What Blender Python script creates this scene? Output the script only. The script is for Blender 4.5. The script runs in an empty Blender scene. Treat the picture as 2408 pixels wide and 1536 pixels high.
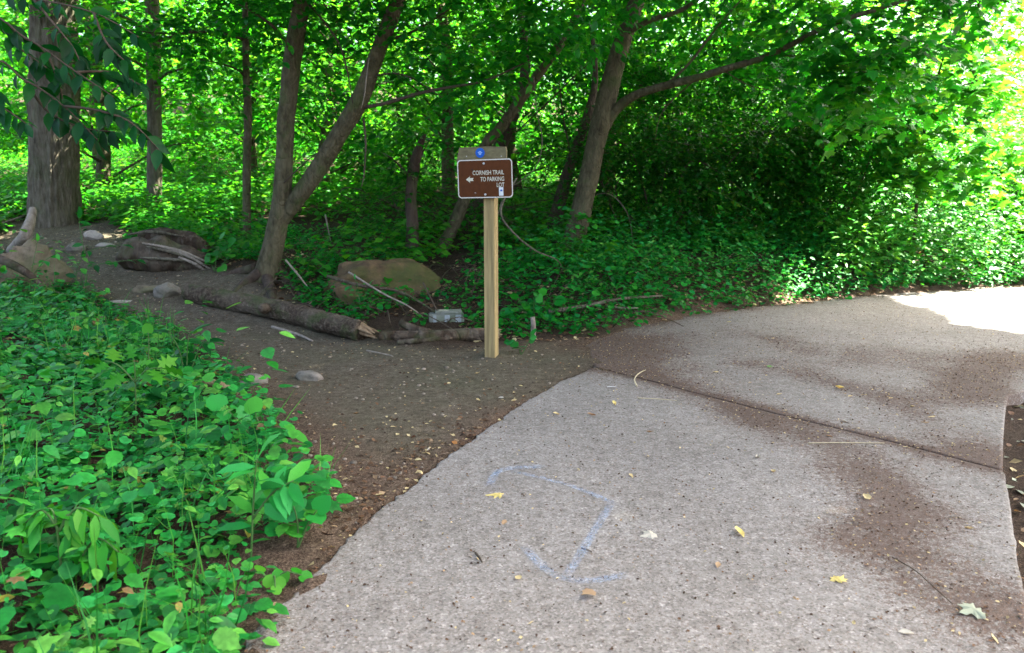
import bpy, bmesh, math, random
import numpy as np
from mathutils import Vector, Matrix, noise as mnoise

# ------------------------------------------------------------------ camera, sky, sun, exposure
scene = bpy.context.scene
COL = scene.collection
FPX, CX, CY, HOR, CAM_H = 1890.0, 1204.0, 768.0, 400.0, 1.5      # measured on a 2408 x 1536 view of the photograph
PITCH = math.atan((CY - HOR) / FPX)
cam_d = bpy.data.cameras.new('camera'); cam = bpy.data.objects.new('camera', cam_d); COL.objects.link(cam)
cam.location = (0, 0, CAM_H); cam.rotation_euler = (math.pi / 2 - PITCH, 0, 0)
cam_d.sensor_fit = 'HORIZONTAL'; cam_d.sensor_width = 36.0; cam_d.lens = 36.0 * FPX / 2408.0
cam_d.clip_start = 0.05; cam_d.clip_end = 500
cam_d.dof.use_dof = True; cam_d.dof.focus_distance = 4.9; cam_d.dof.aperture_fstop = 3.5
scene.camera = cam

SUN_EL, SUN_AZ = math.radians(56), math.radians(72)
SUN = Vector((math.cos(SUN_EL) * math.sin(SUN_AZ), math.cos(SUN_EL) * math.cos(SUN_AZ), math.sin(SUN_EL)))
world = bpy.data.worlds.new('World'); scene.world = world; world.use_nodes = True
wn = world.node_tree; wn.nodes.clear()
sky = wn.nodes.new('ShaderNodeTexSky'); sky.sky_type = 'NISHITA'; sky.sun_disc = False
sky.sun_elevation = SUN_EL; sky.sun_rotation = SUN_AZ
sky.air_density = 0.7; sky.dust_density = 6.0; sky.ozone_density = 0.0
bg = wn.nodes.new('ShaderNodeBackground'); bg.inputs['Strength'].default_value = 0.085
wo = wn.nodes.new('ShaderNodeOutputWorld')
wn.links.new(sky.outputs[0], bg.inputs[0]); wn.links.new(bg.outputs[0], wo.inputs[0])
sun_d = bpy.data.lights.new('sun', 'SUN'); sun_d.energy = 4.8; sun_d.angle = math.radians(0.53); sun_d.color = (1.0, 0.95, 0.86)
sun_o = bpy.data.objects.new('sun', sun_d); COL.objects.link(sun_o)
sun_o.rotation_mode = 'QUATERNION'; sun_o.rotation_quaternion = SUN.to_track_quat('Z', 'Y'); sun_o.location = SUN * 60

scene.view_settings.view_transform = 'Standard'; scene.view_settings.look = 'None'
scene.view_settings.exposure = 3.85; scene.view_settings.gamma = 1.0; scene.view_settings.use_curve_mapping = False
scene.render.engine = 'CYCLES'
cy = scene.cycles
cy.max_bounces = 7; cy.diffuse_bounces = 4; cy.glossy_bounces = 2; cy.transmission_bounces = 4; cy.transparent_max_bounces = 6
cy.use_denoising = True; cy.sample_clamp_indirect = 6.0; cy.caustics_reflective = False; cy.caustics_refractive = False

# ------------------------------------------------------------------ measuring helpers
sP, cP = math.sin(PITCH), math.cos(PITCH)
def ray(X, Y):
    u, v = (X - CX) / FPX, (CY - Y) / FPX
    return Vector((u, cP + v * sP, -sP + v * cP))
def at(X, Y, depth):
    d = ray(X, Y); t = depth / d.y
    return Vector((d.x * t, depth, CAM_H + d.z * t))
def flat(X, Y, z=0.0):
    d = ray(X, Y); t = (z - CAM_H) / d.z
    return Vector((d.x * t, d.y * t, z))
def smooth(a, b, x):
    t = np.clip((np.asarray(x, float) - a) / (b - a), 0, 1); return t * t * (3 - 2 * t)

_perm = np.random.RandomState(7).rand(256, 256)
def vnoise(x, y, s=1.0):
    x = np.asarray(x, float) * s + 91.3; y = np.asarray(y, float) * s + 47.7
    xi, yi = np.floor(x).astype(int), np.floor(y).astype(int); fx, fy = x - xi, y - yi
    fx = fx * fx * (3 - 2 * fx); fy = fy * fy * (3 - 2 * fy)
    g = lambda a, b: _perm[a & 255, b & 255]
    return (g(xi, yi) * (1 - fx) + g(xi + 1, yi) * fx) * (1 - fy) + (g(xi, yi + 1) * (1 - fx) + g(xi + 1, yi + 1) * fx) * fy
def fbm(x, y, s=1.0, o=4):
    v = 0; a = 0.5; tot = 0
    for i in range(o):
        v = v + a * vnoise(x + 13.1 * i, y - 7.7 * i, s); tot += a; a *= 0.5; s *= 2.03
    return v / tot
def inpoly(x, y, poly):
    x = np.asarray(x, float); y = np.asarray(y, float); c = np.zeros(x.shape, bool); n = len(poly)
    for i in range(n):
        x0, y0 = poly[i][0], poly[i][1]; x1, y1 = poly[(i + 1) % n][0], poly[(i + 1) % n][1]
        if y0 == y1: continue
        c ^= ((y0 > y) != (y1 > y)) & (x < (x1 - x0) * (y - y0) / (y1 - y0) + x0)
    return c
def pdist(x, y, line, closed=False):
    x = np.asarray(x, float); y = np.asarray(y, float); d = np.full(x.shape, 1e9)
    n = len(line)
    for i in range(n if closed else n - 1):
        ax, ay = line[i][0], line[i][1]; bx, by = line[(i + 1) % n][0], line[(i + 1) % n][1]
        vx, vy = bx - ax, by - ay; L = vx * vx + vy * vy + 1e-12
        t = np.clip(((x - ax) * vx + (y - ay) * vy) / L, 0, 1)
        d = np.minimum(d, np.hypot(x - ax - t * vx, y - ay - t * vy))
    return d

# path outline in metres, measured off the ground plane
LEFT_EDGE = [Vector((-0.95, -6, 0)), Vector((-0.95, 0, 0))] + [flat(*p) for p in [(600, 1490), (720, 1370), (830, 1262), (905, 1195), (1050, 1080), (1185, 978), (1330, 893), (1398, 866)]]
kerb_px = [(2408, 1420), (2400, 1370), (2388, 1290), (2375, 1200), (2360, 1110)]
KERB = [flat(*p) for p in kerb_px]
_kd = (KERB[0] - KERB[2]).normalized()
RIGHT_EDGE = [KERB[0] + _kd * 6.5, KERB[0] + _kd * 2.0] + KERB
SEAM = [flat(1398, 866).lerp(flat(2360, 1110), i / 6) for i in range(7)]
KERB2 = [flat(*p) for p in [(2358, 1040), (2362, 985), (2368, 938), (2408, 926)]] + [Vector((6.0, 6.1, 0)), Vector((10.0, 6.9, 0)), Vector((20, 8.5, 0))]
FAR_EDGE = [flat(*p) for p in [(1330, 815), (1480, 772), (1640, 742), (1800, 722), (1960, 705), (2130, 688), (2280, 680), (2408, 673)]] + [Vector((9.5, 11.1, 0)), Vector((14, 12.2, 0)), Vector((24, 14, 0))]
ASPH = [(p.x, p.y) for p in LEFT_EDGE + SEAM[:1] + FAR_EDGE + KERB2[::-1] + RIGHT_EDGE[::-1]]
TRAIL = [(flat(*p).x, flat(*p).y) for p in [(1400, 850), (1330, 800), (1150, 815), (900, 812), (760, 770), (600, 720), (430, 695), (330, 668), (268, 640), (210, 617)]] + [(-6.0, 12.0), (-7.6, 12.4), (-7.0, 10.8), (-5.7, 9.6)] + \
        [(flat(*p).x, flat(*p).y) for p in [(150, 712), (300, 755), (440, 800), (560, 880), (660, 980), (730, 1080), (770, 1200), (760, 1270), (700, 1370), (600, 1490), (640, 1500), (850, 1262)]] + [(flat(*p).x, flat(*p).y) for p in [(1050, 1080), (1330, 893)]]
_fx = np.array([-30, -1.4] + [p.x for p in FAR_EDGE[1:]]); _fy = np.array([7.3, 7.2] + [p.y for p in FAR_EDGE[1:]])
KERBLINE = [(p.x, p.y) for p in RIGHT_EDGE + KERB2]
EARTH_R = [(p.x, p.y) for p in RIGHT_EDGE] + [(p.x, p.y) for p in KERB2] + [(20, -8)]

SOFT = [(LEFT_EDGE[-1].x, LEFT_EDGE[-1].y)] + [(p.x, p.y) for p in FAR_EDGE]; SOFT2 = [(-.95, -6), (-.95, 0)] + [(p.x, p.y) for p in LEFT_EDGE[2:4]]
def hgt(x, y, detail=True):
    x = np.asarray(x, float); y = np.asarray(y, float)
    d = np.maximum(y - np.interp(x, _fx, _fy), 0)
    left = 0.145 * np.minimum(d, 6) + 0.06 * np.clip(d - 6, 0, 6) + 0.16 * np.clip(d - 12, 0, 40)
    right = 0.24 * np.minimum(d, 1.6) + 0.06 * np.clip(d - 1.6, 0, 8) + 0.14 * np.clip(d - 12, 0, 40)
    w = smooth(-1.4, 0.6, x)
    z = left * (1 - w) + right * w
    z = z + 0.16 * np.clip(-x - np.interp(y, [0, 4.5, 6.5, 9], [1.5, 1.7, 2.9, 4.6]), 0, 4) * (1 - smooth(6.0, 9.0, y))
    z = z + 0.16 * np.exp(-((x + 2.85) ** 2 + (y - 9.3) ** 2) / 0.5)
    z = z + 0.03 * np.exp(-((x + .155) ** 2 + (y - 6.45) ** 2) / .02)
    inside = inpoly(x, y, ASPH); dk = pdist(x, y, KERBLINE)
    ds = np.minimum(np.minimum(pdist(x, y, SOFT), pdist(x, y, SOFT2)), 2.2 * pdist(x, y, SOFT[:2]) / 3.6)
    z = np.where(inside, -0.05 + 0.062 * np.exp(-(ds / 0.20) ** 2) + (fbm(x, y, 6, 3) - .5) * .05 * np.exp(-(ds / .3) ** 2), z)
    er = inpoly(x, y, EARTH_R) & ~inside
    z = np.where(er, -0.10 - 0.05 * smooth(0, 0.5, dk) + 0.05 * smooth(0.6, 3.0, dk), z)
    if detail:
        tr = inpoly(x, y, TRAIL)
        z = z + np.where(inside, 0, (fbm(x, y, 1.3) - 0.5) * np.where(tr, 0.035, 0.14)) + np.where(tr | inside, 0, (fbm(x, y, 7, 2) - .5) * 0.03)
    return z
def h1(x, y): return float(hgt(np.array([x]), np.array([y]))[0])
def ground(X, Y):
    """world point on the terrain that the photograph shows at display pixel X, Y"""
    d = ray(X, Y); t = np.linspace(2.0, 45, 900)
    xs, ys, zs = d.x * t, d.y * t, CAM_H + d.z * t
    dz = zs - np.maximum(hgt(xs, ys), np.where(inpoly(xs, ys, ASPH), 0.01, -9))
    i = int(np.argmax(dz < 0)) if (dz < 0).any() else len(t) - 1
    return Vector((xs[i], ys[i], zs[i]))

# ------------------------------------------------------------------ object helpers
def tag(o, label=None, cat=None, group=None, kind=None):
    if label: o['label'] = label
    if cat: o['category'] = cat
    if group: o['group'] = group
    if kind: o['kind'] = kind
    return o
def empty(name, loc=(0, 0, 0), rz=0.0):
    o = bpy.data.objects.new(name, None); COL.objects.link(o); o.location = loc; o.rotation_euler = (0, 0, rz); o.empty_display_size = 0.1
    return o
def link(name, me, parent=None, mat=None):
    o = bpy.data.objects.new(name, me); COL.objects.link(o)
    if mat and not me.materials: me.materials.append(mat)
    if parent is not None: o.parent = parent
    return o
def world_child(o, parent):
    """parent keeps its place: vertices are already in world metres"""
    o.parent = parent; o.matrix_parent_inverse = Matrix.Translation(-parent.location); return o
def mesh(name, V, F, smooth_shade=True):
    me = bpy.data.meshes.new(name); me.from_pydata([tuple(v) for v in V], [], [tuple(f) for f in F]); me.update()
    if smooth_shade: me.polygons.foreach_set('use_smooth', [True] * len(me.polygons))
    return me
def npmesh(name, V, T, col=None, smooth_shade=False):
    V = np.asarray(V, np.float32); T = np.asarray(T, np.int32); k = T.shape[1]
    me = bpy.data.meshes.new(name)
    me.vertices.add(len(V)); me.vertices.foreach_set('co', V.ravel())
    me.loops.add(T.size); me.loops.foreach_set('vertex_index', T.ravel())
    me.polygons.add(len(T)); me.polygons.foreach_set('loop_start', np.arange(0, T.size, k, dtype=np.int32))
    me.polygons.foreach_set('loop_total', np.full(len(T), k, np.int32))
    if smooth_shade: me.polygons.foreach_set('use_smooth', np.ones(len(T), bool))
    me.update(calc_edges=True)
    if col is not None:
        a = me.color_attributes.new('tint', 'FLOAT_COLOR', 'POINT')
        c = np.ones((len(V), 4), np.float32); c[:, :3] = col; a.data.foreach_set('color', c.ravel())
    return me
def spline(pts, n=8):
    P = [Vector(p) for p in pts]
    if len(P) < 3: return [P[0].lerp(P[-1], i / n) for i in range(n + 1)]
    out = []
    for i in range(len(P) - 1):
        p0 = P[max(i - 1, 0)]; p1 = P[i]; p2 = P[i + 1]; p3 = P[min(i + 2, len(P) - 1)]
        for j in range(n):
            t = j / n
            out.append(0.5 * ((2 * p1) + (p2 - p0) * t + (2 * p0 - 5 * p1 + 4 * p2 - p3) * t * t + (3 * p1 - p0 - 3 * p2 + p3) * t ** 3))
    out.append(P[-1]); return out
def tube_arrays(pts, radii, seg=8, rough=0.0, n=6, seed=0, cap=True, freq=3.0, furrow=0.0):
    P = spline(pts, n); m = len(P)
    R = np.interp(np.linspace(0, 1, m), np.linspace(0, 1, len(radii)), radii)
    V, F = [], []
    ref = None
    for i, p in enumerate(P):
        t = (P[min(i + 1, m - 1)] - P[max(i - 1, 0)]).normalized()
        if ref is None: ref = t.orthogonal().normalized()
        ref = (ref - t * ref.dot(t)).normalized(); b = t.cross(ref)
        for k in range(seg):
            a = 2 * math.pi * k / seg; dv = ref * math.cos(a) + b * math.sin(a); r = R[i]
            if rough: r *= 1 + rough * (mnoise.noise(p * freq + dv * 1.5 + Vector((seed, 0, 0))) + 0.5 * mnoise.noise(p * freq * 3 + dv * 3 + Vector((0, seed, 0))))
            if furrow: r *= 1 + furrow * (abs(mnoise.noise(Vector((dv.x * 9, dv.y * 9, p.z * 1.1 + seed)))) * 2 + .6 * mnoise.noise(Vector((dv.x * 19, dv.y * 19, p.z * 5))) - .4)
            V.append(p + dv * r)
    for i in range(m - 1):
        for k in range(seg):
            F.append((i * seg + k, i * seg + (k + 1) % seg, (i + 1) * seg + (k + 1) % seg, (i + 1) * seg + k))
    if cap:
        F.append(tuple(range(seg))[::-1]); F.append(tuple((m - 1) * seg + k for k in range(seg)))
    return V, F
def tube(name, pts, radii, mat, parent=None, **kw):
    V, F = tube_arrays(pts, radii, **kw); me = mesh(name, V, F); me.materials.append(mat)
    o = link(name, me)
    if parent is not None: world_child(o, parent)
    return o
def tubes(name, specs, mat, parent=None, **kw):
    AV, AF = [], []
    for pts, radii in specs:
        V, F = tube_arrays(pts, radii, **kw); b = len(AV); AV += V; AF += [tuple(i + b for i in f) for f in F]
    me = mesh(name, AV, AF); me.materials.append(mat); o = link(name, me)
    if parent is not None: world_child(o, parent)
    return o

# ------------------------------------------------------------------ materials
def newmat(name):
    m = bpy.data.materials.new(name); m.use_nodes = True; nt = m.node_tree; nt.nodes.clear()
    out = nt.nodes.new('ShaderNodeOutputMaterial'); return m, nt, out
def nd(nt, typ, **kw):
    n = nt.nodes.new(typ)
    for k, v in kw.items():
        if hasattr(n, k): setattr(n, k, v)
        else: n.inputs[k].default_value = v
    return n
def ramp(nt, fac, stops):
    r = nt.nodes.new('ShaderNodeValToRGB'); e = r.color_ramp.elements
    while len(e) < len(stops): e.new(0.5)
    for i, (p, c) in enumerate(stops): e[i].position = p; e[i].color = (c[0], c[1], c[2], 1) if not isinstance(c, (int, float)) else (c, c, c, 1)
    nt.links.new(fac, r.inputs[0]); return r.outputs[0]
def mixc(nt, fac, a, b, mode='MIX'):
    m = nt.nodes.new('ShaderNodeMix'); m.data_type = 'RGBA'; m.blend_type = mode
    for sock, v in ((m.inputs[0], fac), (m.inputs[6], a), (m.inputs[7], b)):
        if isinstance(v, (int, float)): sock.default_value = v
        elif isinstance(v, tuple): sock.default_value = (*v, 1)
        else: nt.links.new(v, sock)
    return m.outputs[2]
def coords(nt, scale=(1, 1, 1), kind='Object'):
    tc = nt.nodes.new('ShaderNodeTexCoord'); mp = nt.nodes.new('ShaderNodeMapping'); mp.inputs['Scale'].default_value = scale
    nt.links.new(tc.outputs[kind], mp.inputs[0]); return mp.outputs[0]
def noise_tex(nt, vec, scale, detail=4, rough=0.6):
    n = nd(nt, 'ShaderNodeTexNoise', Scale=scale, Detail=detail, Roughness=rough); nt.links.new(vec, n.inputs['Vector']); return n.outputs[0]
def voro(nt, vec, scale, out='Distance', feature='F1'):
    n = nt.nodes.new('ShaderNodeTexVoronoi'); n.feature = feature; n.inputs['Scale'].default_value = scale
    nt.links.new(vec, n.inputs['Vector']); return n.outputs[out]
def bump(nt, h, strength=0.5, dist=0.02):
    b = nd(nt, 'ShaderNodeBump', Strength=strength, Distance=dist); nt.links.new(h, b.inputs['Height']); return b.outputs[0]
def principled(nt, out, col, rough=0.8, normal=None, spec=0.3):
    p = nt.nodes.new('ShaderNodeBsdfPrincipled'); p.inputs['Specular IOR Level'].default_value = spec
    if isinstance(col, tuple): p.inputs['Base Color'].default_value = (*col, 1)
    else: nt.links.new(col, p.inputs['Base Color'])
    if isinstance(rough, (int, float)): p.inputs['Roughness'].default_value = rough
    else: nt.links.new(rough, p.inputs['Roughness'])
    if normal is not None: nt.links.new(normal, p.inputs['Normal'])
    nt.links.new(p.outputs[0], out.inputs[0]); return p

def leaf_material(name, trans=0.45, rough=0.42, spec=0.4):
    m, nt, out = newmat(name)
    a = nd(nt, 'ShaderNodeAttribute', attribute_name='tint')
    geo = nt.nodes.new('ShaderNodeNewGeometry')
    back = mixc(nt, 1.0, a.outputs[0], (1.15, 1.1, 1.35), 'MULTIPLY')          # paler underside
    colr = mixc(nt, geo.outputs['Backfacing'], a.outputs[0], back)
    v = coords(nt); nz = noise_tex(nt, v, 60, 2)
    colr = mixc(nt, 1.0, colr, ramp(nt, nz, [(0.3, (.8, .82, .8)), (0.7, (1.15, 1.12, 1.1))]), 'MULTIPLY')
    p = principled(nt, out, colr, rough, None, spec)
    t = nt.nodes.new('ShaderNodeBsdfTranslucent')
    nt.links.new(mixc(nt, 1.0, colr, (1.9, 1.45, 0.55), 'MULTIPLY'), t.inputs[0])
    mx = nt.nodes.new('ShaderNodeMixShader'); mx.inputs[0].default_value = trans
    nt.links.new(p.outputs[0], mx.inputs[1]); nt.links.new(t.outputs[0], mx.inputs[2]); nt.links.new(mx.outputs[0], out.inputs[0])
    return m
M = {}
M['leaf'] = leaf_material('leaf', 0.52, 0.5, 0.25)
M['leaf_glossy'] = leaf_material('leaf_glossy', 0.32, 0.5, 0.25)
M['dry_leaf'] = leaf_material('dry_leaf', 0.15, 0.7, 0.2)

def bark(name, c0, c1, c2, zs=0.22, scale=22, strength=0.9, moss=0.0):
    m, nt, out = newmat(name); v = coords(nt, (1, 1, zs)); v1 = coords(nt)
    n1 = noise_tex(nt, v, scale, 5, 0.65); n2 = noise_tex(nt, v1, 3.0, 3); rid = voro(nt, v, scale * 0.8, 'Distance', 'DISTANCE_TO_EDGE')
    c = ramp(nt, n1, [(0.28, c0), (0.5, c1), (0.75, c2)])
    c = mixc(nt, ramp(nt, n2, [(0.45, 0.0), (0.7, 0.55)]), c, c2)
    if moss: c = mixc(nt, ramp(nt, noise_tex(nt, v1, 5.0, 4), [(0.5, 0.0), (0.62, moss)]), c, (0.05, 0.075, 0.02))
    hh = mixc(nt, 0.25, n1, ramp(nt, rid, [(0.0, 0.0), (0.12, 1.0)]))
    principled(nt, out, c, 0.9, bump(nt, hh, strength, 0.03), 0.15); return m
M['bark_grey'] = bark('bark_grey', (0.03, 0.025, 0.016), (0.095, 0.083, 0.056), (0.17, 0.152, 0.11), 0.22, 24, 1.0, 0.25)
M['bark_brown'] = bark('bark_brown', (0.027, 0.024, 0.012), (0.070, 0.061, 0.033), (0.122, 0.109, 0.064), 0.45, 22, 1.0, 0.5)
M['bark_dark'] = bark('bark_dark', (0.025, 0.018, 0.013), (0.055, 0.04, 0.028), (0.09, 0.07, 0.05), 0.4, 16, 0.7, 0.3)
M['log'] = bark('log', (0.022, 0.015, 0.009), (0.07, 0.05, 0.032), (0.17, 0.14, 0.10), 1.0, 30, 1.0, 0.6)
M['dead_wood'] = bark('dead_wood', (0.10, 0.08, 0.055), (0.22, 0.185, 0.14), (0.32, 0.28, 0.22), 0.6, 20, 0.7)
M['rotten_wood'] = bark('rotten_wood', (0.014, 0.009, 0.005), (0.045, 0.03, 0.018), (0.13, 0.11, 0.08), 0.5, 12, 1.0, 0.3)
M['split_wood'] = bark('split_wood', (0.12, 0.07, 0.035), (0.26, 0.18, 0.10), (0.36, 0.28, 0.17), 0.3, 30, 0.6)
M['twig'] = bark('twig', (0.03, 0.022, 0.014), (0.06, 0.045, 0.03), (0.09, 0.07, 0.05), 0.4, 30, 0.3)

def rockmat(name, c0, c1, mossc, mossamt):
    m, nt, out = newmat(name); v = coords(nt)
    n1 = noise_tex(nt, v, 9, 6, 0.7); n2 = noise_tex(nt, v, 2.6, 4)
    c = ramp(nt, n1, [(0.3, c0), (0.7, c1)])
    c = mixc(nt, ramp(nt, n2, [(0.42, 0.0), (0.6, mossamt)]), c, mossc)
    c = mixc(nt, ramp(nt, noise_tex(nt, v, 30, 3), [(0.55, 0.0), (0.72, 0.5)]), c, (0.05, 0.04, 0.03))
    principled(nt, out, c, 0.92, bump(nt, n1, 0.7, 0.03), 0.15); return m
M['boulder'] = rockmat('boulder', (0.05, 0.036, 0.02), (0.17, 0.11, 0.055), (0.05, 0.068, 0.017), 0.75)
M['stone'] = rockmat('stone', (0.12, 0.105, 0.085), (0.27, 0.24, 0.2), (0.09, 0.095, 0.05), 0.4)
M['pale_stone'] = rockmat('pale_stone', (0.26, 0.22, 0.18), (0.42, 0.37, 0.31), (0.2, 0.19, 0.14), 0.3)
M['tan_rock'] = rockmat('tan_rock', (0.11, 0.085, 0.055), (0.25, 0.2, 0.14), (0.09, 0.10, 0.04), 0.6)

def asphalt():
    m, nt, out = newmat('asphalt'); v = coords(nt)
    a = nd(nt, 'ShaderNodeAttribute', attribute_name='tint'); sep = nt.nodes.new('ShaderNodeSeparateColor'); nt.links.new(a.outputs[0], sep.inputs[0])
    st = voro(nt, v, 130, 'Color'); sv = nt.nodes.new('ShaderNodeSeparateColor'); nt.links.new(st, sv.inputs[0])
    big = noise_tex(nt, v, 0.9, 4); fine = noise_tex(nt, v, 160, 2, 0.7); mid = noise_tex(nt, v, 14, 4, 0.7)
    c = ramp(nt, sv.outputs[0], [(0.0, (.112, .108, .095)), (0.18, (.168, .163, .146)), (0.6, (.197, .191, .172)), (0.9, (.232, .225, .204)), (1.0, (.315, .307, .282))])
    c = mixc(nt, 1.0, c, ramp(nt, big, [(0.3, (.86, .84, .82)), (0.7, (1.12, 1.11, 1.1))]), 'MULTIPLY')
    c = mixc(nt, 1.0, c, ramp(nt, mid, [(0.3, (.74, .72, .70)), (0.65, (1.12, 1.12, 1.12))]), 'MULTIPLY')
    c = mixc(nt, 1.0, c, ramp(nt, noise_tex(nt, v, 55, 3, .8), [(0.30, (.55, .50, .45)), (0.46, (1.0, .98, .96)), (0.7, (1.12, 1.12, 1.12))]), 'MULTIPLY')
    # crumbled brown leaf dirt and one painted shade patch, following the mask plus grain
    n45 = noise_tex(nt, v, 42, 3, 0.7)
    acc = sep.outputs[0]
    for src, wgt in ((fine, 2.2), (n45, 1.9), (mid, 0.8)):
        q_ = nt.nodes.new('ShaderNodeMath'); q_.operation = 'MULTIPLY_ADD'; nt.links.new(src, q_.inputs[0]); q_.inputs[1].default_value = wgt; nt.links.new(acc, q_.inputs[2]); acc = q_.outputs[0]
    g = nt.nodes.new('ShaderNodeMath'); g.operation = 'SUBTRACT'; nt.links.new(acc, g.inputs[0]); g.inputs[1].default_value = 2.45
    dirt_shade_col = ramp(nt, fine, [(0.3, (.026, .014, .009)), (0.5, (.062, .036, .023)), (0.72, (.14, .088, .055))])
    c = mixc(nt, ramp(nt, g.outputs[0], [(0.34, 0.0), (0.75, 0.85)]), c, dirt_shade_col)
    hgtm = mixc(nt, 0.5, sv.outputs[0], fine)
    principled(nt, out, c, 0.88, bump(nt, hgtm, 0.55, 0.006), 0.25); return m
M['asphalt'] = asphalt()

def soil():
    m, nt, out = newmat('soil'); v = coords(nt)
    a = nd(nt, 'ShaderNodeAttribute', attribute_name='tint'); sep = nt.nodes.new('ShaderNodeSeparateColor'); nt.links.new(a.outputs[0], sep.inputs[0])
    n1 = noise_tex(nt, v, 6, 6, 0.7); n2 = noise_tex(nt, v, 90, 3, 0.7); n3 = noise_tex(nt, v, 1.2, 4)
    trail = ramp(nt, n1, [(0.25, (.082, .066, .045)), (0.5, (.132, .110, .078)), (0.75, (.195, .166, .121))])
    trail = mixc(nt, ramp(nt, n2, [(0.35, 0.55), (0.52, 0.0)]), trail, (.05, .036, .024))
    trail = mixc(nt, ramp(nt, n2, [(0.6, 0.0), (0.75, 0.6)]), trail, (.26, .22, .17))
    trail = mixc(nt, ramp(nt, n3, [(0.42, 0.1), (0.68, 0.55)]), trail, (.095, .10, .058))
    duff = ramp(nt, n2, [(0.3, (.018, .012, .008)), (0.5, (.045, .031, .02)), (0.7, (.10, .07, .045))])
    duff = mixc(nt, ramp(nt, n1, [(0.5, 0.0), (0.7, 0.6)]), duff, (.03, .022, .014))
    litter = ramp(nt, n2, [(0.3, (.05, .03, .02)), (0.5, (.11, .075, .05)), (0.72, (.25, .185, .13))])
    c = mixc(nt, sep.outputs[0], duff, trail); c = mixc(nt, sep.outputs[1], c, litter)
    c = mixc(nt, 1.0, c, ramp(nt, noise_tex(nt, v, 230, 2, .8), [(0.35, (.55, .52, .5)), (0.5, (1, 1, 1)), (0.66, (1.35, 1.33, 1.3))]), 'MULTIPLY')
    c = mixc(nt, 1.0, c, ramp(nt, noise_tex(nt, v, 22, 4, .75), [(0.33, (.62, .6, .58)), (0.6, (1.15, 1.15, 1.15))]), 'MULTIPLY')
    hh = mixc(nt, 0.5, n1, n2)
    principled(nt, out, c, 0.95, bump(nt, hh, 1.0, 0.04), 0.1); return m
M['soil'] = soil()

def plain(name, col, rough=0.6, grain=0.0, gscale=40, spec=0.3, zs=1.0, xs=1.0):
    m, nt, out = newmat(name); v = coords(nt, (xs, xs, zs)); n1 = noise_tex(nt, v, gscale, 4, 0.65)
    lo = tuple(max(0, c * (1 - grain)) for c in col); hi = tuple(c * (1 + grain) for c in col)
    principled(nt, out, ramp(nt, n1, [(0.3, lo), (0.7, hi)]), rough, bump(nt, n1, 0.25, 0.004), spec); return m
M['post'] = plain('post', (.27, .205, .09), 0.8, 0.38, 38, 0.2, 0.06)
M['board'] = plain('board', (.13, .115, .06), 0.85, 0.35, 40, 0.15, 1.0, 0.35)
M['sign_brown'] = plain('sign_brown', (.075, .024, .006), 0.7, 0.15, 25, 0.15)
M['sign_white'] = plain('sign_white', (.52, .50, .42), 0.5, 0.12, 60)
M['letter'] = plain('letter', (.50, .48, .36), 0.5, 0.22, 120)
M['sticker'] = plain('sticker', (.55, .58, .56), 0.4, 0.1, 60)
M['blue'] = plain('blue', (.012, .085, .36), 0.7, 0.08, 40, 0.2)
M['pale_blue'] = plain('pale_blue', (.30, .45, .72), 0.5, 0.05, 40)
M['steel'] = plain('steel', (.42, .42, .38), 0.4, 0.1, 60, 0.5)
M['black'] = plain('black', (.01, .01, .01), 0.6, 0.1, 60)
M['white_paper'] = plain('white_paper', (.55, .55, .53), 0.7, 0.06, 60)
M['straw'] = plain('straw', (.42, .36, .22), 0.8, 0.2, 60)
M['concrete'] = rockmat('concrete', (.14, .15, .12), (.27, .28, .24), (.09, .12, .055), 0.7)
M['pale_patch'] = plain('pale_patch', (.25, .28, .27), 0.8, 0.15, 50)
M['stem_green'] = plain('stem_green', (.05, .11, .025), 0.6, 0.2, 40)

def paint():
    m, nt, out = newmat('spray_paint'); v = coords(nt)
    p = nt.nodes.new('ShaderNodeBsdfPrincipled'); p.inputs['Base Color'].default_value = (.20, .38, .62, 1); p.inputs['Roughness'].default_value = 0.8
    t = nt.nodes.new('ShaderNodeBsdfTransparent'); mx = nt.nodes.new('ShaderNodeMixShader')
    a = nd(nt, 'ShaderNodeAttribute', attribute_name='tint'); sep = nt.nodes.new('ShaderNodeSeparateColor'); nt.links.new(a.outputs[0], sep.inputs[0])
    n = noise_tex(nt, v, 110, 3, 0.75); n2 = noise_tex(nt, v, 9, 3)
    f = nt.nodes.new('ShaderNodeMath'); f.operation = 'MULTIPLY'; nt.links.new(ramp(nt, n, [(0.43, 0.0), (0.66, 0.5)]), f.inputs[0]); nt.links.new(ramp(nt, n2, [(0.25, 0.3), (0.6, 1.0)]), f.inputs[1])
    g = nt.nodes.new('ShaderNodeMath'); g.operation = 'MULTIPLY'; nt.links.new(f.outputs[0], g.inputs[0]); nt.links.new(sep.outputs[0], g.inputs[1])
    nt.links.new(g.outputs[0], mx.inputs[0]); nt.links.new(t.outputs[0], mx.inputs[1]); nt.links.new(p.outputs[0], mx.inputs[2]); nt.links.new(mx.outputs[0], out.inputs[0])
    return m
M['paint'] = paint()

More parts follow.
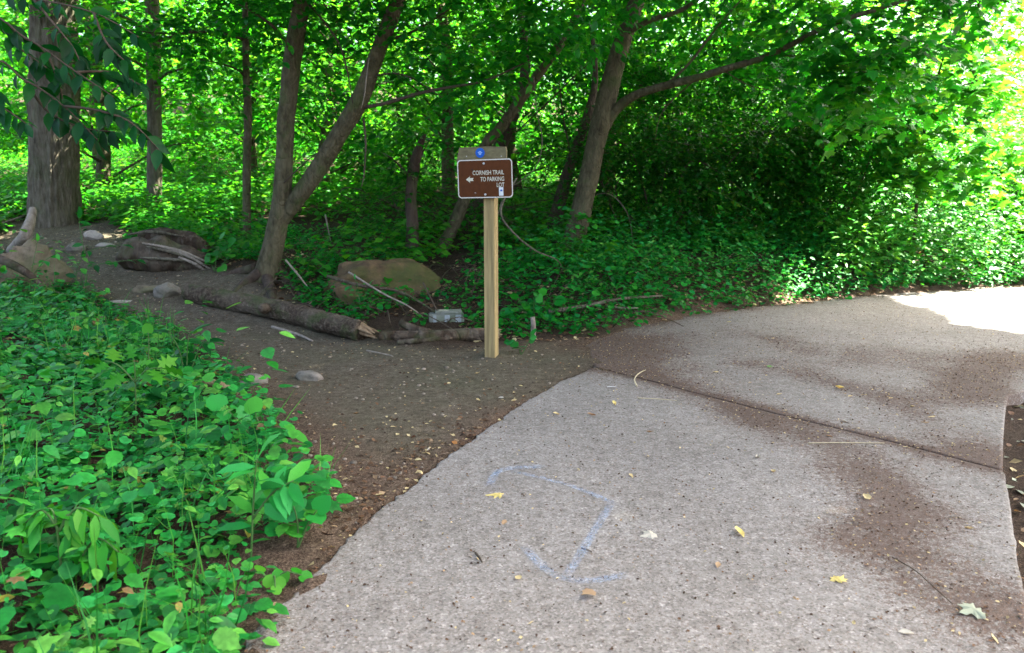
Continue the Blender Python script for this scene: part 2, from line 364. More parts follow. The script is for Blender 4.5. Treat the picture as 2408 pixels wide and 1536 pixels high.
# ------------------------------------------------------------------ the setting: terrain and the asphalt path
def axis(lo, hi, dlo, dhi, step, coarse):
    a = [dlo]; 
    while a[-1] < dhi: a.append(a[-1] + step)
    s = step
    while a[-1] < hi: s = min(s * 1.18, coarse); a.append(a[-1] + s)
    s = step
    while a[0] > lo: s = min(s * 1.18, coarse); a.insert(0, a[0] - s)
    return np.array(a)
def grid_faces(nr, nc):
    i = np.arange(nr - 1)[:, None] * nc + np.arange(nc - 1)[None, :]
    return np.stack([i, i + 1, i + nc + 1, i + nc], -1).reshape(-1, 4)
gx = axis(-60, 60, -7, 6.2, 0.065, 2.5); gy = axis(-25, 75, 1.5, 12, 0.065, 2.5)
XX, YY = np.meshgrid(gx, gy)
ZZ = hgt(XX.ravel(), YY.ravel()).reshape(XX.shape)
td = pdist(XX, YY, TRAIL, True); tin = inpoly(XX, YY, TRAIL)
tm = smooth(-0.28, 0.22, np.where(tin, td, -td) + (fbm(XX, YY, 2.2) - .5) * 0.6)
ledge = pdist(XX, YY, [(p.x, p.y) for p in LEFT_EDGE]); vedge = pdist(XX, YY, [TRAIL[k] for k in range(17, 24)])
fedge = pdist(XX, YY, [(p.x, p.y) for p in FAR_EDGE])
lit = np.clip(np.exp(-ledge / 0.16) * smooth(6.5, 4.5, YY) * 1.1 + np.exp(-(fedge / 0.3) ** 2) * 0.8 + smooth(4.6, 3.2, YY) * tin + np.exp(-(vedge / 0.3) ** 2) * 0.7 * smooth(7, 5, YY), 0, 1)
lit = np.clip(lit * (0.4 + 1.2 * fbm(XX, YY, 3.0)), 0, 1)
colr = np.stack([tm, lit, tm * 0], -1).reshape(-1, 3)
me = npmesh('terrain', np.stack([XX, YY, ZZ], -1).reshape(-1, 3), grid_faces(*XX.shape), colr, True)
tag(link('terrain', me, None, M['soil']), kind='structure')

def resample(line, n):
    P = np.array([[p[0], p[1]] for p in line]); d = np.r_[0, np.cumsum(np.hypot(*np.diff(P, axis=0).T))]
    t = np.linspace(0, d[-1], n); return np.stack([np.interp(t, d, P[:, 0]), np.interp(t, d, P[:, 1])], 1)
def smoothline(line, n): return [(p.x, p.y) for p in spline(line, n)]
STAINS = [(1640, 935, 1.0), (1750, 962, 1.0), (1850, 985, 1.0), (1990, 1015, 1.0)]
def dirt_shade_mask(x, y):
    f = fbm(x, y, 2.0, 4); f2 = fbm(x, y, 5.5, 3)
    seam = pdist(x, y, [(p.x, p.y) for p in SEAM])
    band2 = pdist(x, y, [(p.x, p.y) for p in [flat(1760, 975), flat(1950, 1060), flat(2080, 1150), flat(2130, 1200), flat(2060, 1290), flat(2160, 1330), flat(2330, 1450)]])
    band3 = pdist(x, y, [(p.x, p.y) for p in [flat(1800, 860), flat(2060, 930), flat(2200, 1000), flat(2340, 1080)]])
    band4 = pdist(x, y, [(p.x, p.y) for p in [flat(1440, 810), flat(1700, 780), flat(1830, 800), flat(1960, 850), flat(2060, 830)]])
    shade_band = pdist(x, y, [(p.x, p.y) for p in [flat(2408, 850), flat(2300, 880), flat(2260, 930)]])  # shadow on the path's right corner, painted in as a dark band
    far = pdist(x, y, [(p.x, p.y) for p in FAR_EDGE]); left = pdist(x, y, [(p.x, p.y) for p in LEFT_EDGE])
    m = 0.75 * np.exp(-(seam / 0.06) ** 2) + 0.42 * np.exp(-(seam / 0.25) ** 2)
    m = m + 0.74 * np.exp(-(band2 / 0.26) ** 2) + 0.52 * np.exp(-(band3 / 0.24) ** 2) + 0.45 * np.exp(-(band4 / 0.45) ** 2) + 0.95 * np.exp(-(shade_band / 0.42) ** 2)
    m = m + 0.6 * np.exp(-(far / 0.22) ** 2) + 0.55 * np.exp(-left / 0.12) * smooth(3.6, 2.6, y)
    tip = np.hypot(x - flat(1390, 855).x, y - flat(1390, 855).y); m = m + 1.0 * np.exp(-(tip / 0.9) ** 2) * smooth(-0.1, 0.2, y - np.interp(x, [p.x for p in SEAM], [p.y for p in SEAM]))
    m = m + .7 * np.exp(-(tip / .38) ** 2)
    return np.clip(m * (0.35 + 1.3 * f) + (f2 - .5) * 0.35 + 0.02, 0, 1)
def slab(name, A, B, nr, nc, noiseA, noiseB):
    A = resample(A, nr) if nr else np.array(A); B = resample(B, nr) if nr else np.array(B)
    na = (fbm(A[:, 0], A[:, 1], 6, 4) - .5) * noiseA + (fbm(A[:, 0], A[:, 1], 28, 3) - .5) * noiseA * .9; nb = (fbm(B[:, 0], B[:, 1], 6, 4) - .5) * noiseB
    dirv = B - A; L = np.hypot(dirv[:, 0], dirv[:, 1])[:, None]; u = dirv / L
    A = A + u * na[:, None]; B = B + u * nb[:, None]
    s = np.r_[0.0, 0.003, np.linspace(0.008, 0.992, nc - 4), 0.997, 1.0]
    X = A[:, 0:1] * (1 - s) + B[:, 0:1] * s; Y = A[:, 1:2] * (1 - s) + B[:, 1:2] * s
    Z = 0.01 + (fbm(X, Y, 1.1, 3) - .5) * 0.02
    Z[:, 0] -= 0.006; Z[:, -1] -= 0.006; Z[0] -= 0.006; Z[-1] -= 0.006
    X = np.pad(X, 1, 'edge'); Y = np.pad(Y, 1, 'edge'); Z = np.pad(Z, 1, 'edge')
    Z[0] = Z[-1] = -0.16; Z[:, 0] = Z[:, -1] = -0.16
    dm = dirt_shade_mask(X.ravel(), Y.ravel())
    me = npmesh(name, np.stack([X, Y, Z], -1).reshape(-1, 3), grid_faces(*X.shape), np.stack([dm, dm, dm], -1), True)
    return tag(link(name, me, None, M['asphalt']), kind='structure')
seam_near = [Vector((p.x, p.y - 0.018, 0)) for p in SEAM]
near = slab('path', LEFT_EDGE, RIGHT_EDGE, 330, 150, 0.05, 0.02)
_B = [(p.x, p.y + .007) for p in SEAM] + [(p.x + .004, p.y + .004) for p in KERB2]; _xs = np.r_[np.linspace(SEAM[0].x, 6.5, 300), np.linspace(6.7, 20, 40)]
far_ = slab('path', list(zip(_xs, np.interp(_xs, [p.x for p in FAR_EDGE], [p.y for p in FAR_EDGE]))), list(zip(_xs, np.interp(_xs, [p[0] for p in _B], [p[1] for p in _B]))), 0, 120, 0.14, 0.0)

# ------------------------------------------------------------------ leaves
def fan(outline, cz=0.0, c=(0, .5)):
    V = [(c[0], c[1], cz)] + [(x, y, z) for x, y, z in outline]; n = len(outline)
    return np.array(V), np.array([(0, i + 1, (i + 1) % n + 1) for i in range(n)])
TM = {}
TM['rhomb'] = (np.array([(0, 0, 0), (.33, .45, .07), (0, 1, -.06), (-.33, .45, .07)]), np.array([(0, 1, 2), (0, 2, 3)]))
TM['oval'] = (np.array([(0, 0, 0), (.27, .28, .05), (-.27, .28, .05), (0, .5, -.02), (.24, .66, .03), (-.24, .66, .03), (0, 1, -.12)]),
              np.array([(0, 1, 3), (0, 3, 2), (3, 1, 4), (3, 4, 6), (3, 6, 5), (3, 5, 2)]))
TM['lance'] = (np.array([(0, 0, 0), (.15, .3, .03), (-.15, .3, .03), (0, .5, 0), (.13, .66, .0), (-.13, .66, .0), (0, 1, -.16)]), TM['oval'][1])
TM['heart'] = fan([(0, .08, 0), (.22, -.04, .05), (.47, .12, .07), (.52, .42, .04), (.36, .74, .0), (0, 1.0, -.09), (-.36, .74, .0), (-.52, .42, .04), (-.47, .12, .07), (-.22, -.04, .05)], -.02, (0, .38))
TM['round'] = fan([(0, .1, 0), (.28, .02, .05), (.5, .3, .06), (.46, .66, .03), (.2, .93, -.02), (-.2, .95, -.02), (-.47, .66, .03), (-.5, .3, .06), (-.28, .02, .05)], -.03, (0, .45))
mp = [(0, 0), (.16, .06), (.42, -.04), (.36, .16), (.62, .34), (.44, .38), (.52, .66), (.30, .58), (.20, .66), (.13, .80), (0, 1.06), (-.13, .80), (-.20, .66), (-.30, .58), (-.52, .66), (-.44, .38), (-.62, .34), (-.36, .16), (-.42, -.04), (-.16, .06)]
TM['maple'] = fan([(x, y, -.22 * (abs(x) * 1.1) ** 1.5 - .05 * (y > .9)) for x, y in mp], .03, (0, .36))
lobe = [(0, 0), (.05, .18), (.30, .20), (.12, .34), (.36, .44), (.13, .54), (.28, .70), (.10, .74), (0, 1), (-.10, .74), (-.28, .70), (-.13, .54), (-.36, .44), (-.12, .34), (-.30, .20), (-.05, .18)]
TM['lobed'] = fan([(x, y, .05 * abs(x) - .12 * y * y) for x, y in lobe], 0, (0, .42))

TM['long'] = (np.array([(0, 0, 0), (.13, .14, .035), (-.13, .14, .035), (0, .2, 0), (.23, .38, .05), (-.23, .38, .05), (0, .42, -.01), (.21, .62, .01), (-.21, .62, .01), (0, .66, -.06), (.10, .85, -.09), (-.10, .85, -.09), (0, 1.02, -.2)]),
              np.array([(0, 1, 3), (0, 3, 2), (3, 1, 4), (3, 4, 6), (3, 6, 5), (3, 5, 2), (6, 4, 7), (6, 7, 9), (6, 9, 8), (6, 8, 5), (9, 7, 10), (9, 10, 12), (9, 12, 11), (9, 11, 8)]))
_se = [(0, 0), (.2, .05), (.25, .16), (.33, .2), (.31, .32), (.37, .38), (.31, .5), (.33, .58), (.23, .66), (.22, .76), (.1, .86), (0, 1.03)]
TM['serrate'] = fan([(x, y, .06 * abs(x) - .12 * y * y) for x, y in _se + [(-x, y) for x, y in _se[-2:0:-1]]], .0, (0, .42))
TM['blade'] = (np.array([(-.007, 0, 0), (.007, 0, 0), (.008, .5, 0), (-.008, .5, 0), (0, 1, -.14)]), np.array([(0, 1, 2), (0, 2, 3), (3, 2, 4)]))
def unit(a): return a / (np.linalg.norm(a, axis=-1, keepdims=True) + 1e-9)
VR = np.random.RandomState(99)
class Leaves:
    def __init__(s): s.V, s.T, s.C, s.n = [], [], [], 0
    def add(s, tm, P, A, N, S, C):
        tv, tt = TM[tm]; P = np.asarray(P); k = len(P)
        if k == 0: return
        a = unit(A); sd = unit(np.cross(a, N)); nn = np.cross(sd, a); S = np.broadcast_to(np.asarray(S, float).reshape(-1, 1, 1), (k, 1, 1))
        V = P[:, None, :] + S * (tv[None, :, 0:1] * sd[:, None, :] + tv[None, :, 1:2] * a[:, None, :] + tv[None, :, 2:3] * nn[:, None, :])
        s.T.append((tt[None] + (np.arange(k) * len(tv))[:, None, None] + s.n).reshape(-1, 3)); s.V.append(V.reshape(-1, 3))
        vf = 1.08 - .28 * (np.abs(tv[:, 0]) < .02) + .10 * tv[:, 1]; jv = VR.uniform(.82, 1.18, (k, len(tv)))
        s.C.append((C[:, None, :] * (vf[None, :] * jv)[:, :, None]).reshape(-1, 3)); s.n += k * len(tv)
    def build(s, name, mat, parent=None, smooth_shade=True):
        me = npmesh(name, np.concatenate(s.V), np.concatenate(s.T), np.concatenate(s.C), smooth_shade); me.materials.append(mat)
        o = link(name, me)
        if parent is not None: world_child(o, parent)
        return o
PAL = {
    'canopy': [(.014, .150, .010), (.022, .185, .012), (.010, .105, .012), (.05, .22, .014), (.016, .165, .02)],
    'light': [(.035, .21, .014), (.07, .25, .018), (.022, .175, .014), (.10, .26, .02)],
    'teal': [(.022, .22, .045), (.045, .28, .06), (.014, .15, .03), (.09, .31, .05), (.05, .29, .085), (.012, .11, .025)],
    'bank': [(.012, .18, .022), (.022, .23, .03), (.009, .13, .018), (.045, .25, .028), (.02, .21, .06)],
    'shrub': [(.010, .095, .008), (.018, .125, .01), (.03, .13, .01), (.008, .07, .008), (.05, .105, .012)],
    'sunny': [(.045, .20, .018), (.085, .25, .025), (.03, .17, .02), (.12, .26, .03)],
    'leafy': [(.03, .20, .03), (.09, .27, .045), (.018, .14, .03), (.16, .32, .06), (.05, .23, .06)],
    'sick': [(.22, .22, .03), (.30, .24, .06), (.16, .10, .04), (.12, .20, .03)],
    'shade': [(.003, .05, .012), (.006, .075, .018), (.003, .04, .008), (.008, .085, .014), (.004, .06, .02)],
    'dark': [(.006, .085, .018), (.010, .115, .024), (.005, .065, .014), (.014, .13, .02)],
}
for _k in PAL:
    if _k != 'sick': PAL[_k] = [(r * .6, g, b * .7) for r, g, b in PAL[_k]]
def tints(rng, pal, n, jit=0.25):
    P = np.array(PAL[pal]); c = P[rng.randint(0, len(P), n)]
    return c * (1 + rng.uniform(-jit, jit, (n, 1)))
def sprays(lb, rng, O, D, L, nl, size, tm, pal, droop=0.25, spread=0.9, tilt=0.35, keep=None):
    """twigs with alternate leaves: O origins, D directions (k,3), L lengths (k,)"""
    k = len(O); D = unit(D); up = np.array([0, 0, 1.0])
    side = unit(np.cross(D, up) + 1e-6); tw = []
    for j in range(nl):
        t = (j + 0.6) / nl
        p = O + D * (L * t)[:, None] - up * (droop * L * t * t)[:, None] + rng.normal(0, .012, (k, 3))
        sg = (1 if j % 2 else -1) if j < nl - 1 else 0
        A = D * (1 - 0.35 * abs(sg)) + side * sg * spread * rng.uniform(.6, 1.2, (k, 1)) - up * rng.uniform(.0, .55, (k, 1)) + rng.normal(0, .18, (k, 3))
        N = up + rng.normal(0, tilt, (k, 3)); S = size * rng.uniform(.6, 1.25, k); C = tints(rng, pal, k)
        if keep is not None:
            m = keep(p); lb.add(tm, p[m], A[m], N[m], S[m], C[m])
        else: lb.add(tm, p, A, N, S, C)
def clump(lb, rng, c, r, nspray, size, tm, pal, nl=9, L=0.45, flat_=0.55, hang=0.0, **kw):
    c = np.array(c); g = unit(rng.normal(0, 1, (nspray, 3))) * (rng.rand(nspray, 1) ** 0.45) * r * np.array([1, 1, flat_])
    D = g * np.array([1, 1, .3]) / max(r, .01) + rng.normal(0, .55, (nspray, 3)) * np.array([1, 1, .35]); D[:, 2] -= hang
    sprays(lb, rng, c + g, D, rng.uniform(.6, 1.2, nspray) * L, nl, size, tm, pal, **kw)
def branch_to(a, b, rng, bow=0.12):
    a = Vector(a); b = Vector(b); L = (b - a).length; m = a.lerp(b, .5) + Vector(rng.normal(0, bow * L, 3)) + Vector((0, 0, .10 * L))
    return [a, m, b]

# ------------------------------------------------------------------ the trees one can tell apart
def tr(pts, depth, dd=0.0):
    n = len(pts); return [at(x, y, depth + dd * i / max(n - 1, 1)) for i, (x, y) in enumerate(pts)]
def new_tree(name, label, base): return tag(empty(name, base), label, 'tree')
rng = np.random.RandomState(11)

# big rough-barked tree at the left
b1 = ground(128, 525); y1 = b1.y
big = new_tree('large_tree', 'massive grey tree trunk with furrowed bark at far left', b1)
w1 = 52 / FPX * y1
tube('trunk', [at(128, 545, y1) - Vector((0, 0, .1)), at(128, 500, y1), at(128, 430, y1), at(128, 250, y1), at(127, 0, y1), at(126, -300, y1), at(130, -900, y1)],
     [w1 * 1.12, w1 * 1.05, w1, w1 * .96, w1 * .9, w1 * .85, w1 * .6], M['bark_grey'], big, seg=96, rough=0.05, n=26, seed=3, furrow=.07)
lb = Leaves(); specs = []
for i in range(26):
    c = at(rng.uniform(-500, 700), rng.uniform(-900, -330), y1 + rng.uniform(-3, 2)); clump(lb, rng, c, rng.uniform(.8, 1.4), 60, .13, 'rhomb', 'canopy', 7, .6)
    if i % 3 == 0: specs.append((branch_to(at(130, rng.uniform(-800, -300), y1), c, rng), [.09, .05, .015]))
tubes('branch', specs, M['bark_grey'], big, seg=6, n=5)
tag(lb.build('foliage', M['leaf'], big), kind='stuff')

# slim straight tree
b2 = ground(362, 500); y2 = b2.y
slim = new_tree('slim_tree', 'straight slim tree trunk between the massive trunk and the thin sapling', b2); w2 = 16 / FPX * y2
tube('trunk', [at(364, 515, y2), at(362, 480, y2), at(364, 330, y2), at(361, 180, y2), at(360, 60, y2), at(352, -120, y2), at(345, -500, y2)], [w2 * 1.25, w2 * 1.05, w2, w2 * .97, w2 * .95, w2 * .9, w2 * .5], M['bark_grey'], slim, seg=40, rough=0.06, n=14, seed=5, furrow=.05)
lb = Leaves(); specs = []
for X, Y, dz, r in [(420, -60, 0, .9), (260, 40, -.8, .8), (520, 60, .3, .8), (330, -150, 0, 1.0), (160, -60, -.5, .8), (600, -90, .2, .8), (440, 160, -.6, .55), (280, 130, -1.0, .5)]:
    c = at(X, Y, y2 + dz); clump(lb, rng, c, r, 42, .11, 'oval', 'light', 8, .5); specs.append((branch_to(at(361, Y + 40, y2), c, rng), [.035, .02, .008]))
tubes('branch', specs, M['bark_dark'], slim, seg=5, n=5)
tag(lb.build('foliage', M['leaf'], slim), kind='stuff')

# thin sapling
b3 = ground(582, 562); y3 = b3.y
sap = new_tree('sapling_tree', 'thin pole-like sapling just left of the double-trunked tree', b3); w3 = 9.5 / FPX * y3
tube('trunk', [at(583, 580, y3), at(581, 545, y3), at(580, 420, y3), at(583, 280, y3), at(579, 170, y3), at(576, 0, y3), at(573, -250, y3)], [w3 * 1.3, w3, w3, w3 * .98, w3 * .8, w3 * .7, w3 * .4], M['bark_brown'], sap, seg=10, rough=0.07, n=6, seed=8)
lb = Leaves(); specs = [(tr([(580, 185), (560, 165), (520, 150), (470, 140)], y3, -.4), [.022, .016, .01, .006]), (tr([(584, 190), (605, 170), (640, 140)], y3, .3), [.018, .012, .006]), (tr([(579, 95), (500, 75), (400, 80), (300, 70)], y3, -.8), [.022, .016, .01, .006])]
for X, Y, dz, r, n in [(480, 110, -.3, .45, 22), (440, 60, -.5, .5, 30), (660, 120, .2, .45, 26), (330, 75, -.8, .5, 28), (570, 20, 0, .55, 30), (650, 30, .3, .5, 26), (520, 190, -.3, .3, 12), (700, 210, .3, .35, 16), (500, -60, -.3, .7, 40), (640, 280, .4, .3, 10)]:
    clump(lb, rng, at(X, Y, y3 + dz), r, n, .115, 'oval', 'canopy', 8, .42)
tubes('branch', specs, M['bark_dark'], sap, seg=6, n=5)
tag(lb.build('foliage', M['leaf'], sap), kind='stuff')

# double-trunked tree
b4 = ground(640, 655); y4 = b4.y; k4 = y4 / FPX * .9
dbl = new_tree('double_trunk_tree', 'brown tree forking low into two stems beside the long log', b4)
tube('trunk', [at(606, 690, y4 - .1) - Vector((0, 0, .12)), at(632, 620, y4 - .03), at(650, 540, y4), at(664, 450, y4), at(670, 350, y4), at(673, 280, y4), at(683, 180, y4), at(697, 80, y4), at(712, -20, y4), at(735, -250, y4), at(760, -600, y4)],
     [k4 * 36, k4 * 29, k4 * 26, k4 * 23, k4 * 21.5, k4 * 22.5, k4 * 22, k4 * 22, k4 * 21, k4 * 19, k4 * 10], M['bark_brown'], dbl, seg=18, rough=0.09, n=7, seed=13)
tube('stem', [at(648, 540, y4 + .02), at(688, 482, y4), at(740, 410, y4 - .03), at(795, 320, y4 - .06), at(840, 245, y4 - .1), at(873, 165, y4 - .12), at(905, 80, y4 - .15), at(938, -5, y4 - .2), at(985, -150, y4 - .3), at(1040, -420, y4 - .3)],
     [k4 * 15, k4 * 22, k4 * 23, k4 * 22, k4 * 23, k4 * 20, k4 * 19, k4 * 17, k4 * 15, k4 * 8], M['bark_brown'], dbl, seg=16, rough=0.09, n=7, seed=17)
for pts, r0 in [([(835, 255), (900, 245), (985, 220), (1060, 205), (1140, 190), (1230, 150)], .022), ([(862, 195), (900, 175), (960, 180), (1040, 230)], .013), ([(690, 130), (640, 60), (560, 10)], .02),
                ([(720, 0), (790, 90), (815, 160), (830, 245)], .013), ([(855, 280), (860, 340), (856, 410), (850, 440)], .012), ([(900, 100), (980, 70), (1060, 20)], .018), ([(668, 430), (720, 380), (760, 350)], .008)]:
    tube('branch', tr(pts, y4 - .1, -.3), [r0, r0 * .8, r0 * .35], M['bark_dark'], dbl, seg=7, rough=.06, n=6)
tube('peeled_strip', tr([(868, 135), (862, 180), (857, 225), (850, 255)], y4 - .22), [.004, .008, .007, .003], M['dead_wood'], dbl, seg=6)
for pts in [[(610, 660), (570, 670), (540, 700)], [(625, 665), (640, 700), (630, 725)], [(650, 650), (690, 672), (715, 705)], [(600, 650), (560, 640), (520, 650)]]:
    P = [ground(x, y) for x, y in pts]; P[0] = P[0] + Vector((0, .02, .08)); tube('root', P, [.07, .045, .015], M['bark_dark'], dbl, seg=8, rough=.15, n=5)
lb = Leaves()
for X, Y, dz, r, n in [(640, 10, -.5, .5, 30), (760, 30, .3, .45, 26), (830, 60, .6, .5, 24), (980, 50, -.4, .5, 30), (1060, 120, -.3, .45, 22), (1120, 200, -.2, .35, 16), (1010, 210, .2, .4, 18), (940, 320, .4, .35, 14),
                       (760, 220, .8, .4, 16), (720, 120, .5, .4, 18), (1180, 130, -.3, .45, 22), (1230, 60, -.4, .5, 26), (880, -60, -.3, .8, 44), (1100, -60, -.5, .8, 44), (700, -80, -.3, .8, 40), (590, 40, .2, .4, 18), (960, 130, .3, .4, 16), (790, 330, .9, .4, 14)]:
    clump(lb, rng, at(X, Y, y4 + dz), r, n, .105, 'oval', 'canopy', 8, .4)
for i in range(34):
    c = at(rng.uniform(250, 1350), rng.uniform(-900, -200), y4 + rng.uniform(-2.2, 3)); clump(lb, rng, c, rng.uniform(.7, 1.2), 60, .14, 'rhomb', 'canopy', 7, .55)
tag(lb.build('foliage', M['leaf'], dbl), kind='stuff')

# leaning tree right of the sign, with its long limb over the path
b5 = ground(1345, 600); y5 = b5.y; k5 = y5 / FPX
lean = new_tree('leaning_tree', 'leaning brown tree right of the sign with a long limb over the path', b5)
tube('trunk', [at(1322, 650, y5) - Vector((0, 0, .08)), at(1346, 575, y5), at(1368, 490, y5), at(1388, 400, y5), at(1408, 310, y5), at(1428, 225, y5), at(1452, 135, y5), at(1482, 45, y5), at(1510, -40, y5), at(1560, -260, y5 - .2), at(1600, -560, y5 - .5)],
     [k5 * 34, k5 * 26, k5 * 24, k5 * 23, k5 * 22.5, k5 * 23, k5 * 20, k5 * 18.5, k5 * 17, k5 * 14, k5 * 8], M['bark_brown'], lean, seg=18, rough=0.08, n=7, seed=23)
tube('limb', [at(1424, 300, y5), at(1445, 262, y5 - .05), at(1490, 226, y5 - .2), at(1560, 203, y5 - .4), at(1640, 183, y5 - .6), at(1720, 158, y5 - .8), at(1810, 130, y5 - 1.0), at(1950, 60, y5 - 1.2), at(2100, 10, y5 - 1.4), at(2300, -60, y5 - 1.6)],
     [k5 * 11, k5 * 12, k5 * 9.5, k5 * 8.5, k5 * 8, k5 * 7, k5 * 6, k5 * 5, k5 * 4, k5 * 2], M['bark_brown'], lean, seg=12, rough=0.08, n=7, seed=29)
for pts, r0, dd in [([(1478, 75), (1530, 48), (1600, 25), (1660, -10), (1800, -60)], .035, -.6), ([(1560, 205), (1620, 150), (1690, 60), (1760, -20)], .018, -.5), ([(1810, 130), (1900, 135), (2000, 160), (2100, 190)], .014, -.5),
                ([(1700, 165), (1760, 200), (1830, 215)], .009, -.2), ([(1640, 183), (1560, 260), (1540, 330)], .010, .2), ([(1950, 60), (2060, 90), (2180, 100), (2290, 130)], .012, -.4), ([(2100, 10), (2220, 50), (2330, 60)], .010, -.3)]:
    tube('branch', tr(pts, y5 - .4, dd), [r0, r0 * .75, r0 * .3], M['bark_brown'], lean, seg=7, rough=.06, n=6)
lb = Leaves()
over = [(1560, 40, .45), (1640, 70, .5), (1720, 40, .55), (1800, 90, .55), (1880, 60, .55), (1950, 120, .5), (2030, 70, .5), (2110, 120, .5), (2190, 70, .5), (2270, 110, .42), (2330, 60, .4), (1850, 170, .4), (1960, 200, .38), (2060, 190, .36), (2150, 190, .35), (2230, 170, .3),
        (1760, 150, .35), (1660, 130, .3), (1700, -40, .6), (1850, -50, .6), (2000, -40, .6), (2150, -40, .6), (2300, -40, .55), (1550, -50, .5), (1400, 30, .35), (1330, 60, .4), (1260, 20, .4), (1420, -60, .5), (2040, 250, .25), (1900, 250, .25)]
for X, Y, r in over:
    if X > 2180 and Y > 0: continue
    clump(lb, rng, at(X, Y, (y5 + .9 if 1480 < X < 1870 and Y > 0 else y5 - 1.1) + rng.uniform(-.6, .6)), r * 1.1, int(46 * r + 6), .105, 'maple' if X > 1750 else 'oval', 'canopy' if rng.rand() < .7 else 'light', 7, .38, hang=.25)
def shade_keep(p):
    """drops unseen crown leaves whose shadow would reach the sunlit clearing"""
    t0 = p[:, 2] / SUN.z; gxp = p[:, 0] - SUN.x * t0; gyp = p[:, 1] - SUN.y * t0
    edge = np.where(gyp > np.interp(gxp, _fx, _fy) - .1, 3.2, 4.45) + 0.6 * (fbm(gxp, gyp, 1.2) - .5) * 2
    return ~((gxp > edge) & (gyp > 7.2)) & ((gyp < np.where(gxp > 0, 13.2, 11.0)) | ((gyp < 19) & (gxp < 3.4) & (fbm(gxp + 5, gyp, .55, 3) > .455)))
cgx, cgy = np.meshgrid(np.arange(-6.5, 12.8, .27), np.arange(2.8, 21.0, .27)); ox, oy, oz = [], [], []  # unseen leaf layers added overhead to keep the sun off the path
for lay in range(10):
    ox.append((cgx + rng.uniform(0, .27, cgx.shape)).ravel()); oy.append((cgy + rng.uniform(0, .27, cgx.shape)).ravel()); oz.append(np.full(cgx.size, 7.6 + .36 * lay) + rng.uniform(0, .36, cgx.size))
O = np.stack([np.concatenate(ox), np.concatenate(oy), np.concatenate(oz)], 1); N = len(O)
sprays(lb, rng, O, rng.normal(0, 1, (N, 3)) * np.array([1, 1, .2]), rng.uniform(.4, .8, N), 6, .20, 'rhomb', 'canopy', keep=shade_keep)
specs = []
for i in range(16):
    c = Vector((rng.uniform(-3, 8), rng.uniform(6.5, 17), rng.uniform(7.6, 10))); specs.append((branch_to(at(1585 + rng.uniform(-10, 15), -520 + rng.uniform(-30, 60), y5 - .45), c, rng), [.06, .035, .012]))
tubes('branch', specs, M['bark_brown'], lean, seg=6, n=5)
tag(lb.build('foliage', M['leaf'], lean), kind='stuff')

# second stems behind
def small_tree(name, label, stems, base, clumps, pal='canopy', size=.11, tm='oval', mat='bark_brown', branches=()):
    t = new_tree(name, label, base)
    for i, (P, R) in enumerate(stems): tube('trunk' if i == 0 else 'stem', P, R, M[mat], t, seg=11, rough=.09, n=6, seed=i * 3 + 1)
    for P, R in branches: tube('branch', P, R, M[mat], t, seg=6, n=6, rough=.05)
    if clumps:
        lb = Leaves()
        for X, Y, d, r, n in clumps: clump(lb, rng, at(X, Y, d), r, n, size, tm, pal, 8, .42)
        tag(lb.build('foliage', M['leaf'], t), kind='stuff')
    return t
b6 = ground(1300, 560); y6 = b6.y; k = y6 / FPX
small_tree('slender_tree', 'slender dark stem rising close behind the left side of the leaning tree', [([at(1285, 600, y6), at(1305, 520, y6), at(1335, 410, y6), at(1362, 330, y6), at(1385, 262, y6), at(1400, 180, y6 + .2), at(1390, 60, y6 + .4)], [k * 22, k * 17, k * 14, k * 12, k * 10, k * 7, k * 4])], b6,
           [(1340, 180, y6 + .3, .45, 16), (1290, 260, y6 + .3, .4, 14), (1400, 90, y6 + .5, .5, 20), (1500, 260, y6 + .6, .4, 14), (1560, 330, y6 + .4, .4, 16)], mat='bark_dark',
           branches=[(tr([(1215, 310), (1290, 240), (1345, 185), (1420, 120)], y6 + .2), [.012, .014, .01, .006]), (tr([(1315, 190), (1325, 280), (1340, 360), (1335, 430), (1310, 470)], y6 - .5), [.008, .011, .009, .006])])
b7 = ground(1035, 590); y7 = b7.y; k = y7 / FPX
small_tree('slanting_tree', 'slanting thin tree that passes behind the brown sign', [([at(1020, 620, y7), at(1062, 540, y7), at(1100, 450, y7), at(1140, 345, y7), at(1185, 290, y7), at(1225, 232, y7), at(1262, 180, y7), at(1300, 130, y7), at(1345, 60, y7), at(1400, -60, y7)], [k * 18, k * 15, k * 14, k * 13, k * 13, k * 12, k * 11, k * 10, k * 9, k * 5])], b7,
           [(1180, 200, y7 + .4, .5, 18), (1120, 270, y7 + .5, .45, 16), (1290, 60, y7, .55, 22), (1240, 120, y7 - .2, .4, 14), (1060, 330, y7 + .6, .45, 16)])
b8 = ground(1112, 560); y8 = b8.y + 1.2; b8 = Vector((at(1112, 560, y8).x, y8, h1(at(1112, 560, y8).x, y8))); k = y8 / FPX
small_tree('crooked_tree', 'stout dark-based tree directly behind the sign post', [([b8 - Vector((0, 0, .1)), at(1122, 520, y8), at(1140, 450, y8), at(1165, 370, y8), at(1195, 300, y8), at(1222, 230, y8), at(1236, 150, y8), at(1228, 60, y8), at(1220, -60, y8)], [k * 34, k * 26, k * 20, k * 17, k * 15, k * 13, k * 11, k * 9, k * 6])], b8,
           [(1250, 90, y8, .5, 18), (1160, 40, y8, .6, 24), (1210, 180, y8 + .4, .4, 12), (1080, 120, y8 + .3, .5, 18)], mat='bark_dark')
b9 = ground(968, 600); y9 = b9.y; k = y9 / FPX
